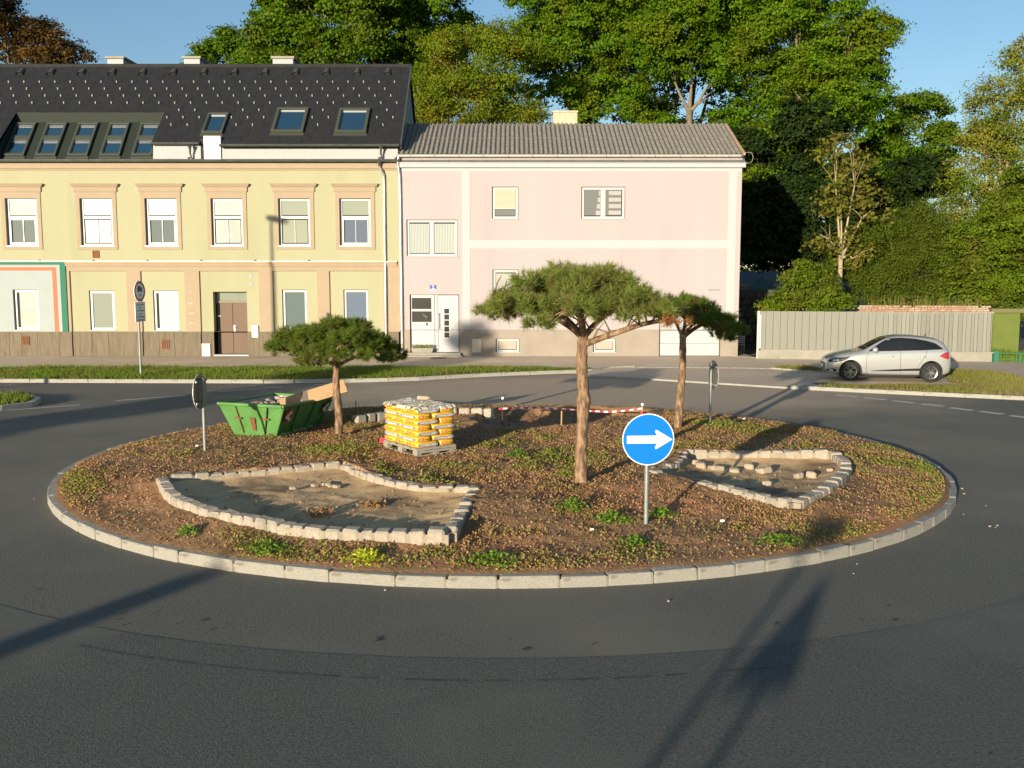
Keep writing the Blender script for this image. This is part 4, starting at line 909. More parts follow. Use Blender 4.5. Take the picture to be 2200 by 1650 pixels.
# ------------------------------------------------------------------ trees and shrubs behind
def B(l, y, spread=1.2, dep=.8, seed=0):
    """crown lobes (x, z, r) at distance y, each with its own depth"""
    r = random.Random(seed); out = []
    for x, z, q in l: out.append((x, y+r.uniform(-spread, spread), z, q))
    return out
T1 = [(-31.9,18.0,2.4),(-29.9,17.7,1.9),(-28.3,17.0,1.2),(-34.2,19.1,3.2),(-32.2,19.6,1.4),(-29.6,16.5,1.4)]
tree('autumn_tree', 'rusty brown autumn tree rising behind the dark roof at the far left', 'tree', (-32,64,0), B(T1,64), 15000, lf_rust, m_bark2, .17, .3, (-31.8,64,14), seed=1, deep=.3)
T2 = [(-13.3,17.8,2.3),(-11.0,19.2,2.8),(-8.6,17.6,2.8),(-6.6,19.2,2.6),(-13.6,16.2,1.6),(-11.1,15.6,2.2),(-7.8,15.0,2.2),(-12.7,20.5,2.2),(-14.6,17.8,1.1),(-9.3,21.3,3.0),(-14.6,15.5,1.2),(-9.5,13.6,1.6)]
tree('broadleaf_tree', 'broad dark green tree towering over the middle of the dark roof', 'tree', (-10,60,0), B(T2,60), 52000, lf_chest, m_bark2, .19, .4, (-10,60,12.5), seed=2)
T2b = [(-4.8,18.3,2.2),(-3.8,17.0,1.6),(-5.7,15.6,1.8),(-5.2,13.2,1.5)]
tree('broadleaf_tree', 'rounded green crown behind the right end of the dark roof', 'tree', (-5,62,0), B(T2b,62), 17000, lf_chest, m_bark2, .19, .25, (-5,62,12), seed=3)
T2c = [(-19.2,17.4,.8),(-17.6,17.4,1.2),(-16.2,17.0,1.1),(-20.0,16.6,.5)]
tree('broadleaf_tree', 'low green crown showing beside the middle white chimney', 'tree', (-17.5,64,0), B(T2c,64,.5), 8000, lf_chest, m_bark2, .19, .2, (-17.5,64,14), seed=4)
T3 = [(-3.9,14.2,1.8),(-1.6,15.6,1.8),(0.0,16.0,1.5),(-2.6,12.8,1.8),(0.0,13.4,1.5),(-4.3,12.4,1.1),(-1.0,12.1,1.2),(-3.6,15.6,1.1),(1.0,12.0,1.1),(-3.0,10.8,1.4)]
tree('locust_tree', 'loose yellow-green feathery tree between the two house roofs', 'tree', (-2,56,0), B(T3,56), 26000, lf_locust, m_bark2, .13, .22, (-2.1,56,10.2), seed=5, cr=.65, deep=.3)
T4 = [(2.3,19.4,2.4),(4.4,18.3,2.7),(6.1,20.2,2.9),(3.5,15.4,2.0),(6.1,15.2,1.9),(1.6,17.4,1.7),(2.9,22.0,2.6),(4.5,13.0,1.5),(3.0,11.5,1.3)]
tree('maple_tree', 'tall green maple right behind the chimney of the pink house', 'tree', (4.2,63,0), B(T4,63), 42000, lf_maple, m_bark2, .19, .35, (4.3,63,12.5), seed=6)
T5 = [(8.5,17.7,2.5),(11.4,19.1,3.0),(14.4,18.1,2.9),(13.3,15.6,1.7),(8.4,15.8,1.6),(15.1,14.2,2.1),(7.0,13.4,1.1),(8.5,20.9,2.9),(13.3,21.4,3.1),(12.0,17.0,1.2),(13.2,12.2,1.2),(8.6,12.0,.9)]
tree('maple_tree', 'big green maple whose pale forked trunk rises behind the corrugated roof', 'tree', (10.5,58,0), B(T5,59,1.5), 56000, lf_maple, M('pale_bark', (.24,.20,.13), (.16,.13,.09), 6, .95, bump=.6, bscale=14), .17, .24, (10.5,59.3,13.2), seed=7, limbs=[(9.4,60,15.6,.6),(10.75,59.5,16.4,.6),(12.1,59.3,14.7,.5),(11.6,59,13.9,.4)])
TF = [(11.0,16.5,2.6),(14.0,18.5,2.8),(8.0,17.5,2.6),(12.5,21.0,3.0),(16.5,15.0,2.6),(9.0,13.0,2.2),(13.5,12.0,2.4),(19,12,2.2),(7.5,21,2.6)]
tree('broadleaf_tree', 'dark green tree closing the gaps behind the big forked maple', 'tree', (12,68,0), B(TF,68,.8), 24000, lf_chest, m_bark2, .22, .35, (12,68,9), seed=31)
T6 = [(16.5,17.6,2.7),(18.4,15.1,2.3),(19.4,17.0,1.5),(17.2,12.6,2.3),(15.4,10.8,1.8),(19.2,12.3,1.6),(20.1,15.4,1.0),(13.6,9.3,1.2),(15.9,20.1,2.6),(17.0,9.3,1.5)]
tree('maple_tree', 'dense green maple at the right end of the tree row against the open sky', 'tree', (16.5,57,0), B(T6,56.5,1.5), 52000, lf_maple, m_bark2, .17, .35, (16.6,57,8.5), seed=8)
T7 = [(23.2,8.6,1.8),(21.5,9.0,1.6),(23.8,12.3,1.8),(25.2,11.0,1.3),(22.4,10.3,1.6),(24.2,9.0,1.9),(25.8,9.2,1.3),(22.6,7.2,1.8)]
tree('broadleaf_tree', 'dark rounded tree in the gap left of the yellowing tree', 'tree', (24,60,0), B(T7,60), 24000, lf_chest, m_bark2, .17, .28, (24,60,6.5), seed=9)
T8 = [(25.2,9.6,1.6),(23.9,6.6,1.2),(25.2,12.7,1.6),(24.4,10.6,1.3),(26.2,10.3,1.8),(24.2,8.1,1.4),(26.6,7.6,1.4),(26.1,14.3,1.0),(25.5,6.4,1.1),(27.5,12.5,1.4)]
tree('locust_tree', 'airy yellowing tree with see-through twigs at the right edge', 'tree', (26,52,0), B(T8,52), 15000, lf_yellow, m_bark2, .13, .2, (25.8,52,5.5), seed=10, cr=.6, deep=.25)
T9 = [(15.2,9.1,.9),(15.9,8.0,1.1),(14.9,6.7,.9),(16.4,6.5,1.0),(15.6,5.0,.8),(14.3,4.8,.5),(16.3,4.2,.7)]
tree('sparse_tree', 'slender half-bare tree with pale trunk and few large leaves above the wooden fence', 'tree', (15.38,46,0), B(T9,46,.5), 2400, lf_sparse, M('light_bark', (.42,.34,.21), (.33,.27,.17), 8, .9, bump=.4, bscale=18), .20, .13, (15.35,46,4.4), seed=11, cr=.4, per=8, deep=.2, limbs=[(14.9,46,8.6,1.0),(15.9,46,8.8,1.2),(16.5,45.8,6.3,1.1),(14.3,46,5.4,.7),(16.3,46,4.3,.8),(15.5,46,6.9,1.0)])
T10 = [(16.4,4.3,.9),(20.8,4.5,1.2),(17.2,2.6,1.2),(20.2,2.2,1.2),(18.6,2.0,1.3),(17.9,4.2,1.6),(19.6,4.8,1.2),(19.1,3.3,1.6),(16.8,3.1,.9),(19.7,6.3,.7),(18.1,5.6,.9),(20.5,3.1,1.0)]
tree('yew_tree', 'dense dark yew mass behind the brick wall top', 'conifer', (18.6,47,0), B(T10,47,.6), 56000, lf_yew, m_bark2, .10, .2, (18.6,47,2.2), seed=12, cr=.42, flat=.9, aspect=.35)
T11 = [(22.4,4.2,1.4),(21.2,2.4,1.1),(23.2,7.0,1.3),(21.6,5.0,1.2),(23.0,5.9,1.4),(21.7,3.3,1.2),(23.2,3.3,1.2),(20.9,4.2,.9),(24.4,4.8,1.6),(22.3,1.7,1.0),(24.2,2.0,1.2)]
tree('garden_bush', 'tall bright green bush above the green utility box at the right edge', 'bush', (22.4,45,0), B(T11,45,.6), 40000, lf_bush, m_bark2, .13, .12, (22.4,45,1.6), seed=13, cr=.4)
T12 = [(12.6,2.7,.6),(13.2,3.3,.5),(13.9,2.6,.55),(12.3,3.3,.3),(12.0,2.2,.45),(14.4,2.1,.4),(13.3,1.9,.6),(12.75,3.9,.22),(13.75,3.5,.25)]
tree('garden_bush', 'bright leafy shrub peeping over the left part of the wooden fence', 'bush', (13.1,43.2,0), B(T12,43.2,.3), 9000, lf_bush, m_bark2, .11, .05, (13.1,43.2,1.0), seed=14, cr=.28)
tree('garden_bush', 'small yellowish shrub low over the left end of the wooden fence', 'bush', (11.5,43,0), B([(11.4,1.95,.35),(11.9,1.8,.35)],43,.2), 2200, lf_locust, m_bark2, .10, .04, (11.5,43,.8), seed=15, cr=.25)
T13 = [(13.9,6.3,1.3),(13.1,7.2,1.1),(12.5,6.2,1.0),(15.6,5.6,1.2),(12.2,5.0,1.2),(13.2,4.6,1.2),(16.6,3.9,1.5),(18.2,4.0,1.5),(21,4.2,1.6),(11.6,7.0,1.2),(22.5,8.5,1.5),(12.4,10.2,1.4),(16.0,11.5,1.6),(15.0,7.3,1.8),(16.9,6.5,2.0),(14.8,4.6,1.3),(18.8,8.1,1.7),(19.3,5.6,1.7),(16.3,8.7,1.6),(14.1,10.0,1.3),(21.5,6.0,1.7),(12.6,7.5,1.3)]
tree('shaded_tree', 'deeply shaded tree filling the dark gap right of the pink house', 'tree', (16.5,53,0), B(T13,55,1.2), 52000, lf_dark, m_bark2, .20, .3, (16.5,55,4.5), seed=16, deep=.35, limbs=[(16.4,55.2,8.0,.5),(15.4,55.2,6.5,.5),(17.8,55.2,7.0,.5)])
# leafless tops of weeds on the brick wall
# far woods closing the horizon
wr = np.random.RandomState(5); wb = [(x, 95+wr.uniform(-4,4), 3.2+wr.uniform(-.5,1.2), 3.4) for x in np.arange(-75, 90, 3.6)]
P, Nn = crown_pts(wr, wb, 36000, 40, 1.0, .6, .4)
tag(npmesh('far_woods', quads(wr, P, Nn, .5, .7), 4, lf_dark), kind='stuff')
# white building glimpsed behind the garden
t = thing('far_building', 'white building glimpsed in the shade behind the garden gazebo', 'house', (21,74,0))
w = MB(); wall_sheet(w, 14, 32, 0, 3.0, 74, [(17,18.2,1.4,2.8),(21,22.2,1.4,2.8),(25,26.2,1.4,2.8)], .15); w.box(14,32,74.3,74.4,0,3.0); w.build('wall', m_white, t, fix=False)
for x in (17,21,25): window(t, x+.02, x+1.18, 1.42, 2.78, 74.08, [(x+.1,x+1.1,1.5,2.7,'grey')], .08)
MB().hexa([(13.8,73.8,3.0),(32.2,73.8,3.0),(32.2,80,3.0),(13.8,80,3.0),(13.8,76.5,3.8),(32.2,76.5,3.8),(32.2,77,3.8),(13.8,77,3.8)]).build('roof', m_slate, t)
# gazebo
t = thing('gazebo', 'small garden gazebo with a green and dark red pyramid roof in deep shade', 'gazebo', (13.1,52,0))
for a, b, m in (((12.15,51.1),(14.15,51.1),m_gazg),((14.15,51.1),(14.15,53),m_gazr),((14.15,53),(12.15,53),m_gazg),((12.15,53),(12.15,51.1),m_gazr)):
    MB().face([(*a,2.62),(*b,2.62),(13.15,52.05,3.42)]).face([(*a,2.57),(13.15,52.05,3.37),(*b,2.57)]).build('roof_panel', m, t, fix=False)
for x in (12.3,14.0):
    for y in (51.25,52.85): MB().box(x-.06,x+.06,y-.06,y+.06,0,2.64).build('post', m_oldwood, t)
MB().box(12.3,14.0,51.22,51.28,.9,.98).box(12.3,14.0,52.82,52.88,.9,.98).build('rail', m_oldwood, t)
# dark stone garden wall beside the passage, chair and poles in it
t = thing('garden_wall', 'dark rough stone wall in the shaded passage beside the pink house', 'wall', (10.6,46.5,0))
gr = random.Random(4); 
cb = [chamfer_block('stone', m_stonew, .12, .05, 40+i) for i in range(3)]
for row_ in range(9):
    x = 9.7 - (row_ % 2)*.2
    while x < 12.4:
        l = gr.uniform(.3,.55); piece('stone', gr.choice(cb), t, (x+l/2, 46.5+gr.uniform(-.02,.02), .15+.3*row_), 0, (l-.02,.3,.29)); x += l
MB().box(9.7,12.6,46.5,46.6,0,2.8).build('mortar_core', m_stonew, t)
t = thing('garden_chair', 'white slatted garden chair standing in the shade by the pink house corner', 'chair', (9.95,43.0,.05))
for q in (((9.78,42.8,.06),(9.76,42.85,.85)),((10.18,42.8,.06),(10.2,42.85,.85)),((9.78,43.3,.06),(9.78,43.3,.45)),((10.18,43.3,.06),(10.18,43.3,.45))): MB().tube(q, .02, 6).build('leg', m_pvc, t)
MB().box(9.76,10.2,42.82,43.32,.44,.47).build('seat', m_pvc, t)
for k in range(4): MB().box(9.77,10.19,42.84,42.86,.54+.085*k,.59+.085*k).build('slat', m_pvc, t)
for x, lb in ((10.12,'thin yellowish pole leaning in the passage, left one'),(10.25,'thin yellowish pole leaning in the passage, right one')):
    tag(MB().tube([(x,43.9,.05),(x-.03 if x < 10.2 else x-.22,44.1,1.95)], .022, 6).build('leaning_pole', m_wood), lb, 'pole', 'poles leaning in the passage')
tag(MB().tube([(9.3,41.25,.075),(9.6,41.05,.075),(10.0,40.55,.075),(10.25,40.42,.075),(10.4,40.2,.075),(10.75,40.1,.075)], .012, 6).tube([(10.75,40.1,.085),(10.95,40.06,.085)], .04, 6).build('extension_cable', m_conc), 'pale cable with a plug lying on the pavement by the fence end', 'cable')

# ------------------------------------------------------------------ wooden fence, brick wall, green box, railing
fa, fb = Vector((10.16,40.36,0)), Vector((19.08,38.84,0)); fd = (fb-fa).normalized(); fn = Vector((fd.y,-fd.x,0)); fl = (fb-fa).length; frz = math.atan2(fd.y, fd.x)
t = thing('board_fence', 'pale grey board fence on a concrete base behind the silver car', 'fence', tuple(fa))
def fhex(mb, s0, s1, o0, o1, z0, z1):
    q = lambda s, o: fa + fd*s + fn*o
    mb.hexa([(*q(s0,o0).xy,z0),(*q(s1,o0).xy,z0),(*q(s1,o1).xy,z0),(*q(s0,o1).xy,z0),(*q(s0,o0).xy,z1),(*q(s1,o0).xy,z1),(*q(s1,o1).xy,z1),(*q(s0,o1).xy,z1)]); return mb
fhex(MB(), 0, fl+.02, -.12, .10, -.05, .40).build('concrete_base', m_conc, t)
fhex(MB(), fl-3.9, fl+.06, -.14, .15, .40, .45).build('base_cap', m_conc, t); fhex(MB(), .12, fl-3.9, -.10, .09, .40, .44).build('bottom_rail', m_oldwood, t)
s = .02; fr_ = random.Random(2); bmes = []
for i in range(5):
    b = MB(); b.box(-.5,.5,-.5,.5,-.5,.5); o = b.build('fence_board', M('fence_board_tone', tuple(c*k for c in (.245,.248,.21)), tuple(c*k*.84 for c in (.245,.248,.21)), 4, .85, stretch=(2,2,.4)) if (k := .9+.05*i) else None, t, local=True); bmes.append(o.data); bpy.data.objects.remove(o)
while s < fl-.03:
    w_ = .288 if s < 4.7 else fr_.uniform(.12,.20); w_ = min(w_, fl-s); c = fa + fd*(s+w_/2) + fn*fr_.uniform(-.004,.004)
    piece('fence_board', bmes[2] if s < 4.7 else fr_.choice(bmes), t, (c.x, c.y, 1.225), frz+fr_.uniform(-.01,.01), (w_-.014, .024, 1.58+fr_.uniform(-.012,.012))); s += w_
fhex(MB(), -.04, .05, -.05, .05, -.05, 2.02).build('end_post', m_pvc, t)
fhex(MB(), .06, .12, .02, .06, .5, 1.86).build('gate_strip', m_pvc, t)
# brick wall top behind the fence
t = thing('brick_wall', 'crumbling old brick wall showing its top course above the board fence', 'wall', tuple(fa - fn*.9 + fd*4))
bme = [chamfer_block('brick', m, .05, .03, 60+i) for i, m in enumerate([m_brick, m_brick, m_brick2])]
for row_ in range(4):
    s = 4.05 + .06*(row_ % 2); 
    while s < 9.1:
        l = fr_.uniform(.10,.15) if row_ >= 2 else .24
        if row_ == 3 and fr_.random() < .13: s += l; continue
        c = fa + fd*(s+l/2) - fn*(.9+fr_.uniform(-.015,.015)); piece('brick', fr_.choice(bme) if s < 8.2 else bme[2], t, (c.x, c.y, 1.98+.078*row_), frz+fr_.uniform(-.03,.03), (l-.012, .24, .07)); s += l
fhex(MB(), 4.0, 9.15, -1.0, -.8, 0, 1.96).build('mortar_core', m_mortar, t)
fhex(MB(), .6, 9.6, -1.6, -1.1, 0, 1.9).build('earth_fill', m_earth, t)
wg = np.random.RandomState(8); ss = wg.uniform(4.6,9,260); pos = np.array([list((fa+fd*q-fn*(1.1+wg.rand()*.3)).xy) for q in ss])
t = thing('dry_weeds', 'dry straw-coloured weed stalks standing on the brick wall top', 'weed', (pos[:,0].mean(), pos[:,1].mean(), 2.1))
npmesh('stalks', blades(wg, pos[:,0], pos[:,1], np.full(260,2.0), .55, .03, .3), 3, lf_dry, t)
# green utility box
t = thing('utility_box', 'olive green utility box with a flat top right of the board fence', 'box', (20.1,40.2,0))
MB().box(19.5,20.62,39.7,40.7,0,1.96).build('body', m_shed, t, bevel=.01); MB().box(19.4,20.85,39.6,40.8,1.965,2.14).build('lid', m_shedtop, t, bevel=.01); MB().box(19.56,20.56,39.68,39.70,.1,1.88).build('door', m_shed, t)
# railing
t = thing('garden_railing', 'low dark green metal railing right of the concrete fence base', 'railing', (19.25,38.75,0))
ra = Vector((19.22,38.72,0)); rd = Vector((2.0,-.75,0)).normalized()
q = ra; MB().box(q.x-.10,q.x+.10,q.y-.06,q.y+.06,0,.50).build('end_post', m_rail, t)
for k in range(1,6): p = ra+rd*.85*k; MB().box(p.x-.03,p.x+.03,p.y-.03,p.y+.03,0,.44).build('post', m_rail, t)
for z in (.15,.40): MB().tube([(ra.x,ra.y,z),(ra.x+rd.x*4.3,ra.y+rd.y*4.3,z)], .022, 6).build('rail', m_rail, t)
lg = [(19.3,38.75),(24,37.0),(24,40),(19.4,40.2)]
grass('garden_grass', lg, 9000, .03, .32, .035, lf_grass)

# ------------------------------------------------------------------ manhole covers
for x, y, z, r_, lb in ((9.98,30.75,.055,.42,'round rusty manhole cover on the driveway in front of the car'),(-4.9,36.9,.064,.40,'round manhole cover in the pavement beside the grass verge'),(-3.05,40.4,.064,.34,'small manhole cover in the pavement in front of the white door')):
    t = thing('manhole_cover', lb, 'manhole cover', (x,y,z), group='manhole covers'); MB().disc((x,y,z), r_, (0,0,1), .008, 28).build('lid', m_iron, t)
    b = MB(); 
    for k in range(28):
        a0 = 2*math.pi*k/28; a1 = 2*math.pi*(k+1)/28; b.face([(x+r_*1.02*math.cos(a0),y+r_*1.02*math.sin(a0),z+.004),(x+r_*1.12*math.cos(a0),y+r_*1.12*math.sin(a0),z+.004),(x+r_*1.12*math.cos(a1),y+r_*1.12*math.sin(a1),z+.004),(x+r_*1.02*math.cos(a1),y+r_*1.02*math.sin(a1),z+.004)])
    b.build('ring', m_conc, t, fix=False)

# ------------------------------------------------------------------ clipped pines on the island
def needles(rng, P, D, per, ln, w):
    n = len(P); P = np.repeat(P, per, 0); D = np.repeat(D, per, 0); d = rng.normal(size=(n*per,3)); d /= np.linalg.norm(d, axis=1, keepdims=True)
    d = d*.85 + D*.75; d /= np.linalg.norm(d, axis=1, keepdims=True); L_ = ln*(.6+.6*rng.rand(n*per,1)); s = np.cross(d, rng.normal(size=d.shape)); s /= np.linalg.norm(s, axis=1, keepdims=True)
    P = P + D*rng.uniform(-.06,.05,(n*per,1)); return np.stack([P-s*w/2, P+s*w/2, P+d*L_], 1)
def pine(label, foot, c, rx, ry, zlo, ztop, tufts, per, ln, w, mat, trunk_pts, trunk_r, branches, seed, lop=0.0, gapz=.35, shift=(0,0,0), knot=.0, kz=0, pads=44, padr=.27):
    rng = np.random.RandomState(seed); t = thing('clipped_pine', label, 'pine tree', foot, group='clipped pines on the island')
    kp = pads; i_ = np.arange(kp); pr = np.sqrt((i_+.5)/kp); pt = i_*2.39996+seed; o_ = 1+.12*np.sin(3*pt+seed)+.08*np.sin(7*pt+2*seed)
    px_ = pr*np.cos(pt)*rx*.88*o_ + rng.normal(size=kp)*.05; py_ = pr*np.sin(pt)*ry*.88*o_; H_ = ztop-zlo
    pz_ = ztop - H_*(.16+.66*pr**2.2) - lop*px_/rx + rng.uniform(-.16,.13,kp)*H_; psz = rng.uniform(.75,1.25,kp)*padr
    n = tufts; q_ = rng.choice(kp, n, p=psz**2/(psz**2).sum()); d = rng.normal(size=(n,3)); d /= np.linalg.norm(d, axis=1, keepdims=True); d[:,2] = np.abs(d[:,2])*np.where(rng.rand(n) < .8, 1, -.45)
    P = np.stack([c[0]+px_[q_], c[1]+py_[q_], pz_[q_]], -1) + d*psz[q_,None]*np.array([1,1,.52])*(.55+.5*rng.rand(n,1))
    x = P[:,0]-c[0]; y = P[:,1]-c[1]
    D = d*.9 + np.stack([x/rx*.6, y/ry*.6, .55*np.ones(n)], -1) + rng.normal(size=(n,3))*.3; D /= np.linalg.norm(D, axis=1, keepdims=True)
    npmesh('crown', needles(rng, P, D, per, ln, w), 3, mat, t)
    mb = MB(); tp = [Vector(p) for p in trunk_pts]; sp = smooth_line(tp, 9); nn = len(sp)
    rad = [trunk_r*((1.28 if i == 0 else 1.0)-.22*i/nn)*(1+.07*math.sin(i*1.9+seed)+knot*math.exp(-((sp[i].z-kz)/.10)**2)) for i in range(nn)]
    mb.tube(sp, rad, 14); r2 = random.Random(seed)
    top_ = sp[-1]
    for q in branches:
        bp = smooth_line([Vector(p) for p in q[0]], 5); k = len(bp); mb.tube(bp, [q[1]*(1-.62*i/k) for i in range(k)], 8)
        for i in range(2, k, 2):
            for _ in range(2):
                e = bp[i] + Vector((r2.uniform(-.38,.38), r2.uniform(-.38,.38), r2.uniform(.08,.34))); mb.tube([bp[i], bp[i].lerp(e,.5)+Vector((0,0,.03)), e], [q[1]*.3, q[1]*.18, .006], 5)
    idx_ = rng.choice(n, min(n, 220), replace=False)
    allb = [p for q in branches for p in smooth_line([Vector(p) for p in q[0]], 4)]
    for i in idx_:
        e = Vector(P[i]); b0 = min(allb, key=lambda p: (p-e).length)
        if (b0-e).length < .7: mb.tube([b0, b0.lerp(e,.5)+Vector((0,0,.02)), e], [.012,.009,.004], 4, cap=False)
    mb.build('trunk', m_bark, t, smooth=True, fix=False)
    t.location = Vector(t.location) + Vector(shift)
    return t
hz0 = hz(1.08,14.8)
pine('tallest clipped pine with a wide flat crown in the middle of the island', (1.08,14.8,hz0), (1.02,14.8), 1.42, 1.42, 2.60, 3.52, 1750, 54, .13, .0085, lf_pine,
     [(1.08,14.8,hz0-.08),(1.07,14.8,.9),(1.10,14.8,1.5),(1.07,14.8,2.1),(1.09,14.8,2.58)], .098,
     [([(1.08,14.8,2.5),(.85,14.75,2.68),(.45,14.7,2.90),(.1,14.6,3.0),(-.25,14.5,3.1)], .062), ([(1.10,14.8,2.38),(1.4,14.7,2.50),(1.9,14.6,2.68),(2.25,14.5,2.76),(2.5,14.5,2.85)], .052), ([(1.09,14.8,2.5),(1.05,14.8,2.8),(1.0,14.85,3.1),(.95,14.9,3.35)], .06), ([(1.1,14.8,2.5),(1.35,14.9,2.75),(1.7,15.1,2.95),(2.0,15.2,3.05)], .05), ([(1.08,14.8,2.5),(.8,15.2,2.8),(.5,15.6,3.0)], .05), ([(1.09,14.8,2.5),(1.0,14.3,2.8),(.9,13.8,2.98)], .045)], 3, shift=(-.03,-.3,.06), knot=.28, kz=1.52, pads=46, padr=.29)
hz1 = hz(-3.42,19.06)
pine('clipped pine with a low dome crown beside the green skip', (-3.42,19.06,hz1), (-3.40,19.0), 1.33, 1.28, 1.76, 2.58, 1900, 64, .10, .0075, lf_pine2,
     [(-3.42,19.06,hz1-.08),(-3.41,19.06,.8),(-3.45,19.06,1.3),(-3.43,19.06,1.78)], .082,
     [([(-3.43,19.06,1.7),(-3.7,19.0,1.83),(-4.0,18.9,1.95),(-4.3,18.8,2.0)], .045), ([(-3.43,19.06,1.7),(-3.15,19.0,1.84),(-2.8,18.95,1.95),(-2.4,18.9,2.0)], .042), ([(-3.43,19.06,1.72),(-3.4,19.1,1.95),(-3.4,19.1,2.3)], .045), ([(-3.43,19.06,1.7),(-3.5,19.5,1.9),(-3.6,20.0,2.05)], .04), ([(-3.43,19.06,1.7),(-3.4,18.6,1.9),(-3.3,18.2,2.0)], .036)], 5, lop=.12)
hz2 = hz(3.43,20.0)
pine('clipped pine with a sloping crown and thin dark trunk behind the blue sign', (3.43,20.0,hz2), (3.72,20.0), .94, .95, 2.30, 3.02, 1000, 60, .115, .0085, lf_pine2,
     [(3.43,20.0,hz2-.08),(3.46,20.0,.9),(3.50,20.0,1.5),(3.50,20.0,2.3)], .088,
     [([(3.5,20,2.2),(3.8,20,2.42),(4.1,20,2.5),(4.4,20,2.5)], .045), ([(3.5,20,2.2),(3.35,20,2.5),(3.2,20,2.75)], .04), ([(3.5,20,2.25),(3.6,20.3,2.55),(3.7,20.6,2.7)], .036), ([(3.5,20,2.25),(3.65,19.6,2.5),(3.8,19.3,2.62)], .036)], 8, lop=.24, pads=34, padr=.23)
b_ = np.random.RandomState(2); P = np.array([2.30,14.2,2.80]) + b_.normal(size=(12,3))*np.array([.12,.1,.04])
tag(npmesh('dead_pine_sprig', needles(b_, P, np.tile([[.4,-.2,-.2]],(12,1)), 40, .15, .009), 3, LEAF('dead_needles', [(.30,.13,.04),(.36,.17,.06),(.24,.10,.04)], .2), bpy.data.objects['clipped_pine']), None)

# ------------------------------------------------------------------ stone planters
ps = [chamfer_block('stone', m_stone, .11, .045, 20+i) for i in range(6)]
def planter(label, runs, name='stone_planter', top=.40):
    base = runs[0][0][0]; t = thing(name, label, 'planter', (base[0], base[1], .1), group='stone planters on the island')
    for i, (pts, ln) in enumerate(runs):
        pts = [tuple(Vector(p)*KP) for p in pts]
        row_of_blocks('stone', ps, t, pts, ln, .022, .18, .21, top-.21, .22, 31+i+len(label), zvar=.10)
        b = MB()
        for a, c in zip(pts[:-1], pts[1:]):
            a = Vector(a); c = Vector(c); d = (c-a).normalized(); n = Vector((d.y,-d.x,0)); e = d*.03
            for w_, z0, z1 in ((.085,.15,top-.035),(.125,.02,top-.19)):
                p = [a-e-n*w_, c+e-n*w_, c+e+n*w_, a-e+n*w_]; b.hexa([(q.x,q.y,z0) for q in p]+[(q.x,q.y,z1) for q in p])
        b.build('mortar_bed', m_mortar, t)
    return t
arc1 = [tuple(p) for p in smooth_line([(-5.34,14.66,0),(-4.84,13.66,0),(-4.12,12.80,0),(-3.18,12.11,0),(-2.29,11.72,0),(-.78,11.52,0)])]
planter('curved planter of pale stone blocks at the left, its floor empty and dry', [(arc1, .21), ([(-.75,11.6,0),(-.54,14.0,0)], .205), ([tuple(p) for p in smooth_line([(-.60,14.07,0),(-1.45,14.2,0),(-2.16,14.85,0),(-2.74,15.8,0)])], .21), ([(-2.85,15.9,0),(-4.1,15.28,0),(-5.24,14.74,0)], .235)])
planter('curved planter of pale stone blocks at the right with rubble on its floor', [([(2.15,15.22,0),(3.82,13.14,0)], .23), ([tuple(p) for p in smooth_line([(3.89,13.14,0),(4.6,14.06,0),(5.30,15.3,0),(5.58,16.2,0),(5.64,16.88,0)])], .22), ([(5.56,16.96,0),(3.08,16.98,0)], .24), ([tuple(p) for p in smooth_line([(3.02,16.92,0),(2.75,16.05,0),(2.2,15.32,0)])], .20)])
t = thing('stone_edging', 'unfinished row of pale stone blocks in mortar behind the cement pallet', 'stone edging', (-1.9,22,.1))
e_ = [tuple(p) for p in smooth_line([(-3.42,20.9,0),(-3.05,21.33,0),(-2.6,21.75,0),(-1.9,22.1,0),(-1.2,22.22,0),(-.75,22.2,0),(-.42,22.05,0)])]
row_of_blocks('stone', ps, t, e_, .29, .05, .20, .21, .24, .12, 77)
b = MB()
for a, c in zip(e_[:-1], e_[1:]):
    a = Vector(a); c = Vector(c); d = (c-a).normalized(); n = Vector((d.y,-d.x,0)); p = [a-n*.13, c-n*.13, c+n*.19, a+n*.19]; b.hexa([(q.x,q.y,-.1) for q in p]+[(q.x,q.y,.235) for q in p])
b.build('mortar_bed', m_mortar, t)
# rubble stones in the right planter
rb = [chamfer_block('rubble', m_rubble, .16, .09, 90+i) for i in range(4)]; rp_ = random.Random(6)
RUB = [(3.14,16.45,.13,.10,'pale rubble stone nearest the inner back corner of the right planter'),(3.18,16.2,.2,.12,'large rounded rubble stone at the left end of the stone row in the right planter'),(3.42,16.12,.30,.11,'biggest flat rubble stone in the row inside the right planter'),(3.70,15.98,.2,.09,'oblong rubble stone third in the row inside the right planter'),(4.02,16.3,.18,.10,'squarish rubble stone in the middle of the right planter floor'),(4.18,15.92,.28,.13,'two-toned rubble lump in the middle of the stone row in the right planter'),(4.32,16.15,.14,.09,'small rubble stone behind the middle of the row in the right planter'),(4.62,15.5,.18,.10,'clean-edged block lying alone on the right planter floor, left one of two'),(4.86,15.62,.18,.12,'clean-edged block lying alone on the right planter floor, right one of two'),(5.25,15.9,.12,.06,'thin flat stone chip near the right wall inside the right planter'),(3.45,14.75,.22,.05,'whitish flat stone flake in the shaded front of the right planter'),(3.68,14.78,.2,.05,'whitish stone flake beside another flake in the shaded front of the right planter'),(3.95,14.9,.16,.09,'single bright pebble stone at the shadow edge in the right planter')]
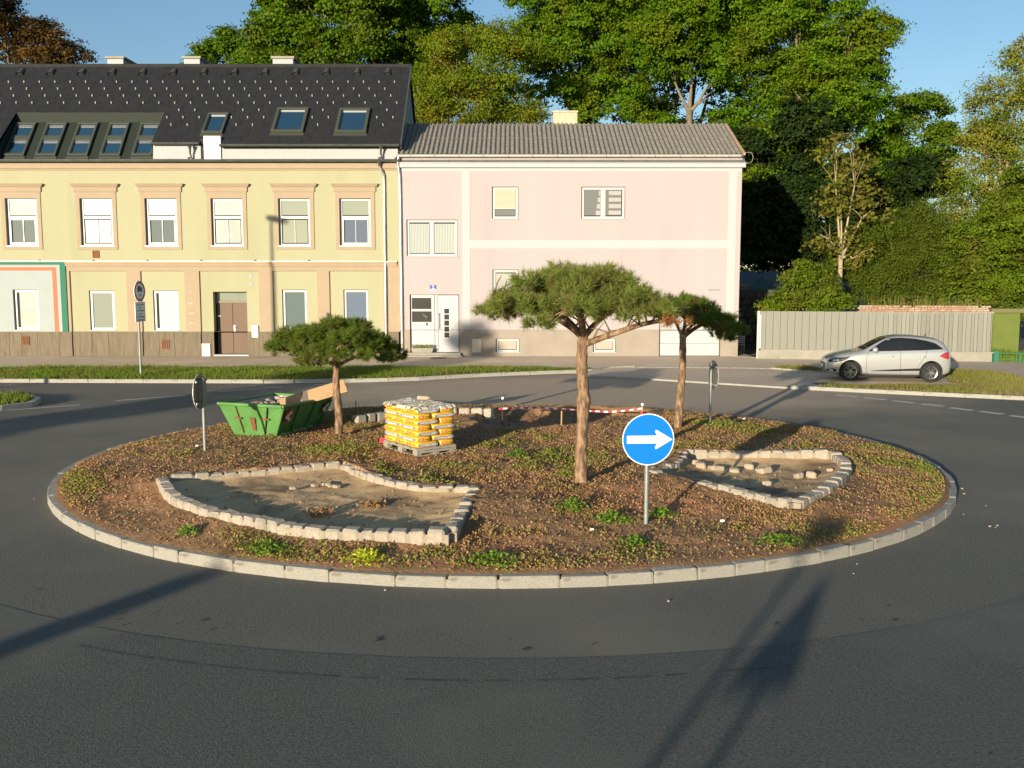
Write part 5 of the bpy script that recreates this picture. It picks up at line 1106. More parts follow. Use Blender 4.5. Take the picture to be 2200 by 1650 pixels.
for x, y, s, h, lb in RUB:
    o = bpy.data.objects.new('rubble_stone', rp_.choice(rb)); COL.objects.link(o); o.location = (x, y, hz(x,y)+h*.42); o.scale = (s*.8, s*.6, h*.85); o.rotation_euler = (rp_.uniform(-.15,.15), rp_.uniform(-.15,.15), rp_.uniform(-.6,.6)); tag(o, lb, 'stone', 'rubble stones in the right planter')
for x, y, lb in ((-2.9,14.6,'pale rubble crumb heap along the back of the left planter floor'),):
    t = thing('rubble_heap', lb, 'rubble', (x,y,hz(x,y)))
    for k in range(9): piece('stone', rp_.choice(rb), t, (x+rp_.uniform(-.7,.9), y+rp_.uniform(-.25,.25)+.0, hz(x,y)+.03), rp_.uniform(0,3), tuple(rp_.uniform(.05,.13) for _ in range(2))+(.05,))
for x, y, m, s, lb in ((-1.95,13.4,lf_sedum,.16,'dead brown plant tuft on the left planter floor'),(-2.6,12.9,lf_sedum,.2,'dark dead plant tuft in the shaded front of the left planter')):
    q = np.random.RandomState(int(-x*10)); P = q.normal(size=(180,3))*np.array([s*.5,s*.4,0])+np.array([x,y,hz(x,y)]); P[:,2] += q.rand(180)*.1
    t = thing('dead_plant', lb, 'plant', (x,y,hz(x,y))); npmesh('foliage', quads(q, P, q.normal(size=(180,3)), .06, .4), 4, m, t)

# ------------------------------------------------------------------ road signs
def sign_post(t, x, y, z0, z1, r=.03): return MB().tube([(x,y,z0),(x,y,z1)], r, 12).build('post', m_steel, t, smooth=40)
def direction_sign(label, x, y, rz, zc, rad=.335, arrow=True, zt=None, off=.05):
    """round blue plate facing local -Y, on a post behind it"""
    z0 = hz(x, y); t = thing('direction_sign', label, 'road sign', (x,y,z0), group='round direction signs on the island')
    t.rotation_euler = (0,0,rz); L_ = lambda mb, n, m, **k: mb.build(n, m, t, local=True, **k)
    h = zc-z0
    post = L_(MB().tube([(0,0,-.1),(0,0,(zt-z0) if zt else h+.05)], .030, 12), 'post', m_steel, smooth=40)
    pl = L_(MB().disc((0,-off,h), rad, (0,-1,0), .012, 48), 'plate', m_signbk)
    rim = MB()
    for k in range(48):
        a0 = 2*math.pi*k/48; a1 = 2*math.pi*(k+1)/48; c0, s0, c1, s1 = math.cos(a0), math.sin(a0), math.cos(a1), math.sin(a1)
        ro, ri = rad, rad*.965
        rim.face([(ro*c0,-off-.016,h+ro*s0),(ro*c1,-off-.016,h+ro*s1),(ri*c1,-off-.016,h+ri*s1),(ri*c0,-off-.016,h+ri*s0)]); rim.face([(ro*c0,-off-.016,h+ro*s0),(ro*c0,-off-(.0 if arrow else .010),h+ro*s0),(ro*c1,-off-(.0 if arrow else .010),h+ro*s1),(ro*c1,-off-.016,h+ro*s1)])
    o = L_(rim, 'rim', m_signw if arrow else m_signbk, fix=False); o.parent = pl
    o = L_(MB().disc((0,-off-.0135,h), rad*.963, (0,-1,0), .001, 48), 'blue_face', m_blue); o.parent = pl
    if arrow:
        s = rad/.335; pts = [(-.275,.050),(.115,.050),(.088,.098),(.092,.122),(.116,.118),(.312,.0),(.116,-.118),(.092,-.122),(.088,-.098),(.115,-.050),(-.275,-.050)]
        o = L_(MB().face([(px*s,-off-.0185,h+pz*s) for px, pz in pts]), 'arrow', m_signw, fix=False); o.parent = pl
    br = MB()
    for dz in (-rad*.62, rad*.62): br.box(-rad*.75, rad*.75, -off+.012+.0, -off+.03, h+dz-.02, h+dz+.02); br.tube([(0,0,h+dz-.025),(0,0,h+dz+.025)], .042, 10); br.box(-rad*.75-.015, -rad*.75+.02, -off+.0, -off+.035, h+dz-.022, h+dz+.022)
    L_(br, 'bracket', m_steel)
    return t
direction_sign('round blue sign with a white arrow pointing right, facing the viewer', 1.74, 12.42, R(3), 1.37)
direction_sign('round grey-backed sign seen nearly edge-on at the left of the island', -5.62, 17.65, R(-94.4), 1.36, .32, zt=1.62)
direction_sign('round sign seen nearly edge-on beside the thin pine at the back of the island', 4.19, 20.47, R(95.4), 1.38, .31, zt=1.66)
# truck ban sign with text plate on the verge
t = thing('traffic_sign', 'round truck ban sign over a text plate on a pole in the grass verge', 'road sign', (-12.4,32.5,.09)); t.rotation_euler = (0,0,R(80))
L_ = lambda mb, n, m, par=None, **k: mb.build(n, m, t, local=True, **k)
L_(MB().tube([(0,0,-.1),(0,0,3.22)], .038, 12), 'post', m_steel, smooth=40)
pl = L_(MB().disc((0,-.06,2.86), .34, (0,-1,0), .02, 40), 'plate', m_signw)
def sub(o, p): o.parent = p; return o
ring = MB()
for k in range(40):
    a0 = 2*math.pi*k/40; a1 = 2*math.pi*(k+1)/40
    ring.face([(.335*math.cos(a0),-.083,2.86+.335*math.sin(a0)),(.335*math.cos(a1),-.083,2.86+.335*math.sin(a1)),(.255*math.cos(a1),-.083,2.86+.255*math.sin(a1)),(.255*math.cos(a0),-.083,2.86+.255*math.sin(a0))])
sub(L_(ring, 'red_ring', m_signred, fix=False), pl)
tr = MB(); tr.face([(-.13,-.084,2.88),(.06,-.084,2.88),(.06,-.084,3.03),(-.13,-.084,3.03)]).face([(.07,-.084,2.88),(.15,-.084,2.88),(.15,-.084,2.93),(.12,-.084,2.99),(.07,-.084,2.99)]).face([(-.15,-.084,2.855),(.15,-.084,2.855),(.15,-.084,2.875),(-.15,-.084,2.875)])
for cx in (-.08,.10): tr.face([(cx+.03*math.cos(a),-.0845,2.85+.03*math.sin(a)) for a in [2*math.pi*k/12 for k in range(12)]])
sub(L_(tr, 'truck_symbol', m_signblk, fix=False), pl)
o = bpy.data.objects.new('lettering', text_mesh('7,5t', .12, m_signblk)); COL.objects.link(o); o.parent = pl; o.location = (0,-.084,2.73); o.rotation_euler = (R(90),0,0)
tp = L_(MB().box(-.30,.30,-.075,-.055,1.86,2.50), 'text_plate', m_signw)
sub(L_(MB().ring(-.29,.29,1.87,2.49,.012,-.078,-.075), 'plate_border', m_signblk), tp)
for k, (s_, z_) in enumerate((('ausgenommen',.072),('Ziel-',.08),('und Quellverkehr',.066),('sowie im',.075),('Gemeindegebiet',.07),('nach der B 3',.08))):
    o = bpy.data.objects.new('lettering', text_mesh(s_, z_, m_signblk)); COL.objects.link(o); o.parent = tp; o.location = (0,-.0765,2.42-.1*k); o.rotation_euler = (R(90),0,0)

# ------------------------------------------------------------------ green skip with a plank
bt = [Vector(p) for p in ((-5.60,19.5,.27),(-4.70,19.06,.28),(-4.24,21.15,.22),(-5.16,21.5,.22))]; tpv = [Vector(p) for p in ((-5.81,19.17,.945),(-4.43,18.66,.945),(-3.91,21.0,.84),(-5.30,21.58,.84))]
t = thing('skip_container', 'green waste skip with rusty rim and red and white corner plates', 'skip', tuple(bt[0]))
cen = sum(tpv, Vector())/4
b = MB(); b.face(bt[::-1])
for i in range(4): j = (i+1) % 4; b.face([bt[i], bt[j], tpv[j], tpv[i]])
b.build('body', m_skip, t)
inn = [p.lerp(cen, .045)-Vector((0,0,.02)) for p in tpv]; cb_ = sum(bt, Vector())/4; inb = [p.lerp(cb_, .05)+Vector((0,0,.05)) for p in bt]
b = MB(); b.face(inb)
for i in range(4): j = (i+1) % 4; b.face([inb[j], inb[i], inn[i], inn[j]])
b.build('lining', M('chipped_white_lining', (.62,.58,.54), (.55,.50,.46), 6, .9, col3=(.22,.10,.09), scale3=5, f3=.36), t, fix=False)
rim = MB()
for i in range(4): j = (i+1) % 4; rim.tube([tpv[i], tpv[j]], .032, 8)
rim.build('rim', m_skip, t)
def along(i, u, v, off=0.0):
    j = (i+1) % 4; p = bt[i].lerp(bt[j], u).lerp(tpv[i].lerp(tpv[j], u), v); nn_ = (bt[j]-bt[i]).cross(tpv[i]-bt[i]).normalized(); return p+nn_*off
for u in (0.0,.33,.66,.985):
    MB().tube([along(1,u,.05,.03), along(1,u,.95,.03)], .03, 6).build('side_rib', m_skip, t)
MB().tube([along(1,0,.06,.035), along(1,1,.06,.035)], .035, 6).build('bottom_rail', m_skip, t)
for u in (.27,.78):
    MB().tube([along(0,u,.1,.012), along(0,u,.97,.012)], .012, 6).build('weld_seam', m_rust if u < .5 else m_dark, t); MB().tube([along(0,u-.06,.6,.03), along(0,u+.06,.6,.03)], .018, 6).build('hinge_pin', m_rust, t)
for u in (.08,.86):
    hp = MB(); hp.face([along(1,u,.50,.036), along(1,u+.13,.50,.036), along(1,u+.13,.88,.036), along(1,u,.88,.036)]); h_ = hp.build('hazard_plate', m_signred, t, fix=False)
    s_ = MB(); 
    q = lambda a, c: along(1,u+.13*a,.50+.38*c,.040)
    for seq in (((0,.42),(.75,.95),(1,.75),(.25,.22)) if u < .5 else ((0,.42),(.75,.95),(1,.75),(.25,.22)), ((.1,.45),(.3,.62),(1,.16),(.75,0))): s_.face([q(*w) for w in seq])
    s_.build('white_stripe', m_signw, h_, fix=False)
MB().face([along(0,.50,.20,.006), along(0,.58,.18,.006), along(0,.56,.60,.006), along(0,.47,.62,.006)]).build('rust_patch', m_rust, t, fix=False)
b = MB(); 
for u in (0.02,.98): p = along(1,u,-.02,.03); b.tube([p+Vector((-.03,0,0)), p+Vector((.05,0,0))], .045, 8)
b.build('lug', m_skip, t)
rk = random.Random(12)
t2 = thing('rubble_load', 'broken white and red rubble lying inside the green skip', 'rubble', tuple(cb_))
for k in range(46):
    u, v = rk.random(), rk.random(); p = inb[0].lerp(inb[1],u).lerp(inb[3].lerp(inb[2],u),v)+Vector((0,0,.42+rk.uniform(-.06,.10))); piece('broken_brick', rk.choice(rb+bme), t2, p, rk.uniform(0,3), (.24,.15,.12), rk.uniform(-.5,.5), rk.uniform(-.5,.5))
tag(MB().prism([(p.x,p.y) for p in (inb[0].lerp(inb[2],.02),inb[1].lerp(inb[3],.02),inb[2].lerp(inb[0],.02),inb[3].lerp(inb[1],.02))], .2, .60).build('rubble_bed', m_soil, t2), None)
t = thing('plank', 'long raw wooden plank sticking out of the green skip behind the pine trunk', 'plank', (-4.9,20.5,.75))
a_, c_ = Vector((-4.75,19.9,.80)), Vector((-3.48,20.3,1.17)); d_ = (c_-a_).normalized(); n1 = Vector((d_.y,-d_.x,0)).normalized(); u1 = n1.cross(d_)
u1 = (u1*.93 - n1*.36).normalized(); n1 = d_.cross(u1).normalized()
q = lambda s, w_, h_: a_+d_*s+u1*w_+n1*h_
ln = (c_-a_).length; MB().hexa([q(0,-.14,0),q(ln,-.14,0),q(ln,.14,0),q(0,.14,0),q(0,-.14,.035),q(ln,-.14,.035),q(ln,.14,.035),q(0,.14,.035)]).build('board', m_wood, t, bevel=.004)
MB().hexa([q(.42,-.142,-.002),q(.56,-.142,-.002),q(.60,.142,-.002),q(.46,.142,-.002),q(.42,-.142,.037),q(.56,-.142,.037),q(.60,.142,.037),q(.46,.142,.037)]).build('dark_stain_band', M('dark_wood', (.16,.13,.11), rough=.9), t)

# ------------------------------------------------------------------ pallet with cement bags
PX, PY = -1.64, 16.6; pz = hz(PX, PY+.5)+.0; PA = math.atan2(.59,.807)          # local +X runs along the short right-hand face, local +Y along the long left-hand face
PM = Matrix.Translation((PX,PY,pz)) @ Matrix.Rotation(PA, 4, 'Z')
SXW, SYW = .80, 1.18
t = thing('pallet', 'weathered wooden pallet carrying the cement bags', 'pallet', (PX,PY,pz), PA)
for k in range(5): MB().box(0,SXW,.02+k*.245,.02+k*.245+.16,.118,.140).build('deck_board', m_oldwood, t, local=True, bevel=.003)
for x in (0,.35,.70): MB().box(x,x+.10,0,SYW,.096,.117).build('stringer_board', m_oldwood, t, local=True, bevel=.003); MB().box(x,x+.10,0,SYW,0,.02).build('base_board', m_oldwood, t, local=True, bevel=.003)
for x in (0,.35,.70):
    for y in (0,.52,1.04): MB().box(x,x+.10,y,y+.14,.021,.095).build('block', m_oldwood, t, local=True, bevel=.003)
for z0, z1 in ((.0,.022),(.05,.092),(.098,.137)): MB().box(0.0,SXW,-.012,-.001,z0,z1).build('front_board', m_oldwood, t, local=True, bevel=.003)
BH = .098
def bag_mesh(lx, ly, seed):
    bm = bmesh.new(); bmesh.ops.create_cube(bm, size=1); bmesh.ops.subdivide_edges(bm, edges=bm.edges[:], cuts=5, use_grid_fill=True); r = random.Random(seed)
    for v in bm.verts:
        c = v.co*2; m4 = lambda a: math.copysign(abs(a)**.55 if abs(a) < 1 else 1, a)
        rr2 = (abs(c.x)**8+abs(c.y)**8+abs(c.z)**5)**(1/6.5) if max(abs(c.x),abs(c.y),abs(c.z)) > .99 else 1
        k = 1/max(1, rr2); v.co = Vector((c.x*k*lx/2, c.y*k*ly/2, c.z*k*BH/2*1.05)) + Vector((r.uniform(-.006,.006), r.uniform(-.006,.006), r.uniform(-.004,.004)))
    me = bpy.data.meshes.new('cement_bag'); bm.to_mesh(me); bm.free(); me.materials.append(m_bag); me.polygons.foreach_set('use_smooth', [True]*len(me.polygons)); return me
bags = {('A',i): bag_mesh(.47,.385,i) for i in range(3)}; bags.update({('B',i): bag_mesh(.32,.58,10+i) for i in range(3)})
ORD = ['bottom','second','third','fourth','fifth','sixth','topmost']
br_ = random.Random(5)
def add_print(o, face, half, length, kind):
    # face '-y' or '-x'; half = half depth to that face
    if face == '-y': f = lambda u, z, e: (u, -half-e, z); rot = (R(90),0,0)
    else: f = lambda u, z, e: (-half-e, -u, z); rot = (R(90),0,R(-90))
    def sub_(mb, n, m): q = mb.build(n, m, o, local=True, fix=False); return q
    if kind == 'strip':
        l = length*.42; p = [(-l,-.030),(l,-.022),(l,.020),(-l,.014)]; sub_(MB().face([f(u,z,.004) for u, z in p]), 'blue_strip', m_bagblue)
        q = bpy.data.objects.new('lettering', text_mesh('Trockenbeton C20/25', .040 if length > .5 else .034, m_signw)); COL.objects.link(q); q.parent = o; q.location = f(0,-.006,.006); q.rotation_euler = rot
    else:
        a, c = -length*.36, -length*.02; sub_(MB().face([f(u,z,.004) for u, z in ((a,-.022),(c,-.020),(c,.020),(a,.018))]), 'red_logo_box', m_bagred)
        q = bpy.data.objects.new('lettering', text_mesh('mit', .036, m_signw)); COL.objects.link(q); q.parent = o; q.location = f((a+c)/2,0,.006); q.rotation_euler = rot
        q = bpy.data.objects.new('lettering', text_mesh('w o r k', .036, m_baglet)); COL.objects.link(q); q.parent = o; q.location = f(length*.22,-.001,.006); q.rotation_euler = rot
def bag(kind, x, y, layer, lb, faces):
    me = bags[(kind, br_.randrange(3))]; o = bpy.data.objects.new('cement_bag', me); COL.objects.link(o); WLOC[o.name] = Vector((0,0,0))
    z = .141 + BH*(layer+.5); o.matrix_world = PM @ Matrix.Translation((x+br_.uniform(-.008,.008), y+br_.uniform(-.008,.008), z)) @ Matrix.Rotation(br_.uniform(-.03,.03), 4, 'Z') @ Matrix.Rotation(br_.uniform(-.02,.02), 4, 'Y')
    tag(o, lb, 'cement bag', 'cement bags on the pallet')
    for fc in faces: add_print(o, *fc)
for L in range(7):
    n_ = ORD[L]; even = L % 2 == 0
    ax = .235 if even else .80-.235; bx = .47+.165 if even else .165
    # three short bags (long side towards the right-hand face), two long bags (end towards the right-hand face)
    for k in range(3):
        if not (even or L == 6 or k == 0): continue
        y = .20+.392*k
        fs = []
        if k == 0: fs.append(('-y', .192, .47, 'strip'))
        if even: fs.append(('-x', .235, .385, 'logo'))
        where = ['at the near corner showing its blue strip','in the middle of the left face','at the far end of the left face'][k] if even else 'at the right end showing its blue strip'
        bag('A', ax, y, L, f'yellow cement bag in the {n_} layer {where}', fs)
    for k in range(2):
        if even and not (k == 0 or L == 6): continue
        y = .295+.588*k
        fs = []
        if k == 0: fs.append(('-y', .29, .32, 'logo'))
        if not even: fs.append(('-x', .16, .58, 'strip'))
        if even: where = 'at the right end showing its red box' if k == 0 else 'at the back right, under the film'
        else: where = 'at the near corner showing its red box' if k == 0 else 'at the far end of the left face'
        bag('B', bx, y, L, f'yellow cement bag in the {n_} layer {where}', fs)
# film over the top
n = 26; fv = []; zt_ = .141+7*BH
wb_ = MB(); g2 = [[None]*n for _ in range(n)]
for i in range(n):
    for j in range(n):
        u, v = -.02+(.84)*i/(n-1), -.02+1.22*j/(n-1); e = min(u+.02, .82-u, v+.02, 1.20-v)
        z = zt_+.004 + .022*float(vnoise(np.array([u]),np.array([v]),3.6,3)[0]) + .006*math.sin(u*9+v*14)+.012 - (.045+.03*float(vnoise(np.array([u]),np.array([v]),8,5)[0]) if e < .03 else 0) + .07*math.exp(-((u-.42)/.16)**2-((v-.95)/.16)**2)
        g2[i][j] = (u, v, z)
for i in range(n-1):
    for j in range(n-1): wb_.face([g2[i][j], g2[i+1][j], g2[i+1][j+1], g2[i][j+1]])
o = wb_.build('plastic_film', m_wrap, None, local=True, smooth=True); 
bm = bmesh.new(); bm.from_mesh(o.data); bmesh.ops.remove_doubles(bm, verts=bm.verts, dist=1e-4); bm.to_mesh(o.data); bm.free(); o.data.polygons.foreach_set('use_smooth', [True]*len(o.data.polygons))
o.matrix_world = PM; tag(o, 'crumpled translucent white film over the top of the cement bags', 'plastic film')
o = bpy.data.objects.new('rubble_stone', rb[1]); COL.objects.link(o); p = PM @ Vector((.62,.78,zt_+.075)); o.location = p; o.scale = (.2,.12,.07); tag(o, 'flat stone weighing down the film on the cement bags', 'stone')
# litter
def litter(name, label, cat, x, y, pts, mats, h=.0):
    b = MB(); z = hz(x,y)+.055+h
    for k, f in enumerate(pts): b.face([(x+u, y+v, z+w_) for u, v, w_ in f], k % len(mats))
    tag(b.build(name, mats, None, fix=False), label, cat)
litter('tape_scrap', 'red and white scrap of tape in the grass left of the pallet', 'tape scrap', -2.33, 17.6, [[(-.1,0,.03),(.05,-.03,.02),(.06,.05,.10),(-.08,.06,.11)],[(.05,-.03,.02),(.14,-.04,0),(.12,.02,.05),(.06,.05,.10)]], [M('tape_red', (.75,.06,.08), rough=.4), m_signw])
for x, y, s, lb in ((2.75,12.5,.03,'white litter scrap in the dry sedum right of the blue sign'),(1.0,11.95,.025,'tiny white litter fleck near the front of the island'),(-5.8,17.75,.03,'white litter scrap at the foot of the left sign post'),(5.25,21.9,.03,'white litter scrap behind the right edge of the island')):
    litter('litter_scrap', lb, 'litter', x, y, [[(-s,0,0),(s,-s*.4,.01),(s*.8,s*.5,s),(-s*.7,s*.6,s*.9)]], [m_signw])
# small kerbside pebbles
pr = random.Random(15); t = None
for k in range(12):
    a = R(pr.uniform(200,345)); rr3 = pr.uniform(1.015,1.09); x, y = CX+RX*rr3*math.cos(a), CY+RY*rr3*math.sin(a)
    if t is None: pm = chamfer_block('pebble', m_rubble, .2, .1, 3); t = thing('loose_pebbles', 'loose pebbles and crumbs scattered along the front kerb on the road', 'pebbles', (0,10.5,0)); 
    s = pr.uniform(.01,.03); piece('pebble', pm, t, (x,y,s*.4), pr.uniform(0,3), (s*1.4,s,s*.8))
# stakes and barrier tape
ST = [(-.22,21.95,.10,.60,.013,'thin steel stake with a pale cap at the left end of the barrier tape'),(1.04,20.45,0,.62,.016,'bare wooden stake standing in the pit left of the blue sign'),(2.95,22.0,.1,.45,.016,'white topped wooden stake holding the right end of the barrier tape'),(-.07,20.45,.1,.40,.012,'short dark stake at the left of the pit'),(-3.45,21.35,.1,.62,.010,'thin dark stake right of the pine trunk by the skip')]
for x, y, z, h, r_, lb in ST:
    t = thing('stake', lb, 'stake', (x,y,z), group='stakes round the pit'); MB().tube([(x,y,z-.15),(x+.01,y,z+h)], r_, 6).build('rod', m_wood if r_ > .015 else m_iron, t)
    if 'cap' in lb or 'white' in lb: MB().box(x-.02,x+.03,y-.02,y+.02,z+h-.02,z+h+.03).build('cap', m_signw, t)
tp_ = [p for p in smooth_line([(-.30,21.9,.46),(.1,21.95,.48),(.8,22.05,.46),(1.6,22.1,.40),(2.3,22.05,.38),(2.95,22.0,.46)], 6)]; m_tr = bpy.data.materials['tape_red']
b = MB(); q, tot = resample(tp_, [0]); n = 34; q, _ = resample(tp_, [tot*k/n for k in range(n+1)])
for k in range(n):
    a, c = q[k], q[k+1]; tw = .25*math.sin(k*.9); b.face([(a.x,a.y+tw*.05,a.z-.019),(c.x,c.y+tw*.05,c.z-.019),(c.x,c.y,c.z+.019),(a.x,a.y,a.z+.019)], (k//1) % 2)
b.face([(2.95,22,.48),(2.98,22,.44),(2.93,21.95,.22),(2.88,21.95,.24)], 0)
tag(b.build('barrier_tape', [m_tr, m_signw], None, fix=False), 'red and white barrier tape sagging across the pit at the back', 'barrier tape')
tag(MB().box(.55,1.15,21.3,21.38,.06,.09).build('wooden_slat', m_oldwood), 'short grey slat lying flat on the floor of the pit', 'slat')

# ------------------------------------------------------------------ parked car: front at local x = 0, rear at x = 4.03, the visible side is local -Y
CS_ = .963
ca = math.atan2(-.41, 2.44); cx0, cy0 = 11.0, 31.64          # the two near wheels stand at (11.0, 31.64) and (13.44, 31.23)
car = thing('parked_car', 'silver five-door hatchback parked on the driveway in front of the board fence', 'car', (0,0,0), ca)
off = Matrix.Rotation(ca, 3, 'Z') @ Vector((.80*CS_, -.80*CS_, 0)); car.location = (cx0-off.x, cy0-off.y, .05); car.scale = (CS_, CS_, CS_*1.06)
ST_ = [ # x, w, zb, zs, ze, wt, zt
 (.00,.50,.30,.56,.60,.44,.64),(.05,.66,.24,.60,.65,.54,.70),(.16,.77,.20,.66,.72,.62,.77),(.40,.84,.19,.74,.81,.68,.86),(.80,.865,.19,.82,.89,.70,.945),(1.12,.87,.19,.88,.94,.70,.995),(1.30,.87,.19,.90,.98,.69,1.05),(1.70,.868,.18,.925,1.23,.62,1.285),(2.02,.866,.18,.94,1.375,.565,1.43),(2.40,.866,.18,.955,1.425,.56,1.478),(2.90,.866,.18,.975,1.395,.555,1.455),(3.30,.866,.19,.99,1.35,.55,1.42),(3.66,.86,.20,1.00,1.29,.54,1.37),(3.82,.85,.21,1.00,1.17,.57,1.24),(3.93,.82,.24,.97,1.03,.62,1.08),(4.00,.76,.28,.90,.95,.62,.99),(4.03,.66,.33,.80,.86,.58,.90)]
bm = bmesh.new(); rows = []
for x, w_, zb, zs, ze, wt, zt in ST_:
    half = [(0,zb),(w_*.72,zb),(w_*.955,zb+.05),(w_*.995,zb+.20),(w_,zb+(zs-zb)*.55),(w_*.985,zs-.05),(w_*.955,zs),(wt+ (w_*.955-wt)*.12,ze),(wt*.86,ze+(zt-ze)*.62),(wt*.5,zt-.012),(0,zt)]
    rows.append([bm.verts.new((x,-y,z)) for y, z in half] + [bm.verts.new((x,y,z)) for y, z in half[-2:0:-1]])
k = len(rows[0])
for r0, r1 in zip(rows[:-1], rows[1:]):
    for j in range(k): bm.faces.new((r0[j], r1[j], r1[(j+1)%k], r0[(j+1)%k]))
bm.faces.new(rows[0]); bm.faces.new(rows[-1][::-1])
bmesh.ops.recalc_face_normals(bm, faces=bm.faces)
me = bpy.data.meshes.new('body'); bm.to_mesh(me); bm.free()
tmp = bpy.data.objects.new('body_cage', me); COL.objects.link(tmp); md = tmp.modifiers.new('s', 'SUBSURF'); md.levels = 2; md.render_levels = 2
dg = bpy.context.evaluated_depsgraph_get(); dg.update(); smooth_me = bpy.data.meshes.new_from_object(tmp.evaluated_get(dg))
cv = [tuple(v.co) for v in smooth_me.vertices]; bvh = BVHTree.FromPolygons(cv, [tuple(p.vertices) for p in smooth_me.polygons])
WX = (.80, 3.37); cut = []
for wx in WX:
    c = MB().tube([(wx,-1.2,.315),(wx,1.2,.315)], .372, 40); o = c.build('well', m_blk, None); cut.append(o)
tmp.data = smooth_me; tmp.modifiers.clear()
for o in cut:
    m_ = tmp.modifiers.new('b', 'BOOLEAN'); m_.operation = 'DIFFERENCE'; m_.object = o; m_.solver = 'EXACT'
dg = bpy.context.evaluated_depsgraph_get(); dg.update(); body_me = bpy.data.meshes.new_from_object(tmp.evaluated_get(dg)); body_me.name = 'body'
for o in cut + [tmp]: bpy.data.objects.remove(o)
body_me.materials.clear(); body_me.materials.append(m_car); body_me.materials.append(m_blk)
mi = []
for p in body_me.polygons:
    c = p.center; d = min(math.hypot(c.x-wx, c.z-.315) for wx in WX); mi.append(1 if (d < .374 and abs(c.y) < .86 and abs(p.normal.y) < .35 and d > .30) or c.z < .20 and p.normal.z < -.5 else 0)
body_me.polygons.foreach_set('material_index', mi); body_me.polygons.foreach_set('use_smooth', [True]*len(body_me.polygons)); body_me.set_sharp_from_angle(angle=R(40))
body = link('body', body_me, car)
MB().box(.45,3.75,-.70,.70,.17,.62).build('underbody', m_blk, car, local=True)
def panel(name, mat, lo, hi, axis, nu=14, nv=5, lift=.004, parent=None, side=-1):
    """a skin on the body between two polylines, thrown onto it along axis ('y': lines in x, z; 'z': lines in x, y; 'x': lines in y, z)"""
    P = lambda l, t: resample([(a,b,0) for a, b in l], [t*resample([(a,b,0) for a, b in l],[0])[1]])[0][0]
    b = MB(); g = []
    for i in range(nu+1):
        row = []
        for j in range(nv+1):
            q = P(lo, i/nu).lerp(P(hi, i/nu), j/nv)
            if axis == 'y': o_, d_ = Vector((q.x, 3*side, q.y)), Vector((0,-side,0))
            elif axis == 'z': o_, d_ = Vector((q.x, q.y, 4)), Vector((0,0,-1))
            else: o_, d_ = Vector((-3 if side < 0 else 8, q.x, q.y)), Vector((1 if side < 0 else -1,0,0))
            h, n_, _, _ = bvh.ray_cast(o_, d_)
            row.append(tuple((h if h else o_+d_*2.2) + (n_*lift if n_ else Vector())))
        g.append(row)
    for i in range(nu):
        for j in range(nv): b.face([g[i][j], g[i+1][j], g[i+1][j+1], g[i][j+1]])
    o = b.build(name, mat, car, local=True, fix=False)
    bm = bmesh.new(); bm.from_mesh(o.data); bmesh.ops.remove_doubles(bm, verts=bm.verts, dist=1e-5); bm.to_mesh(o.data); bm.free(); o.data.polygons.foreach_set('use_smooth', [True]*len(o.data.polygons))
    if parent: o.parent = parent
    return o
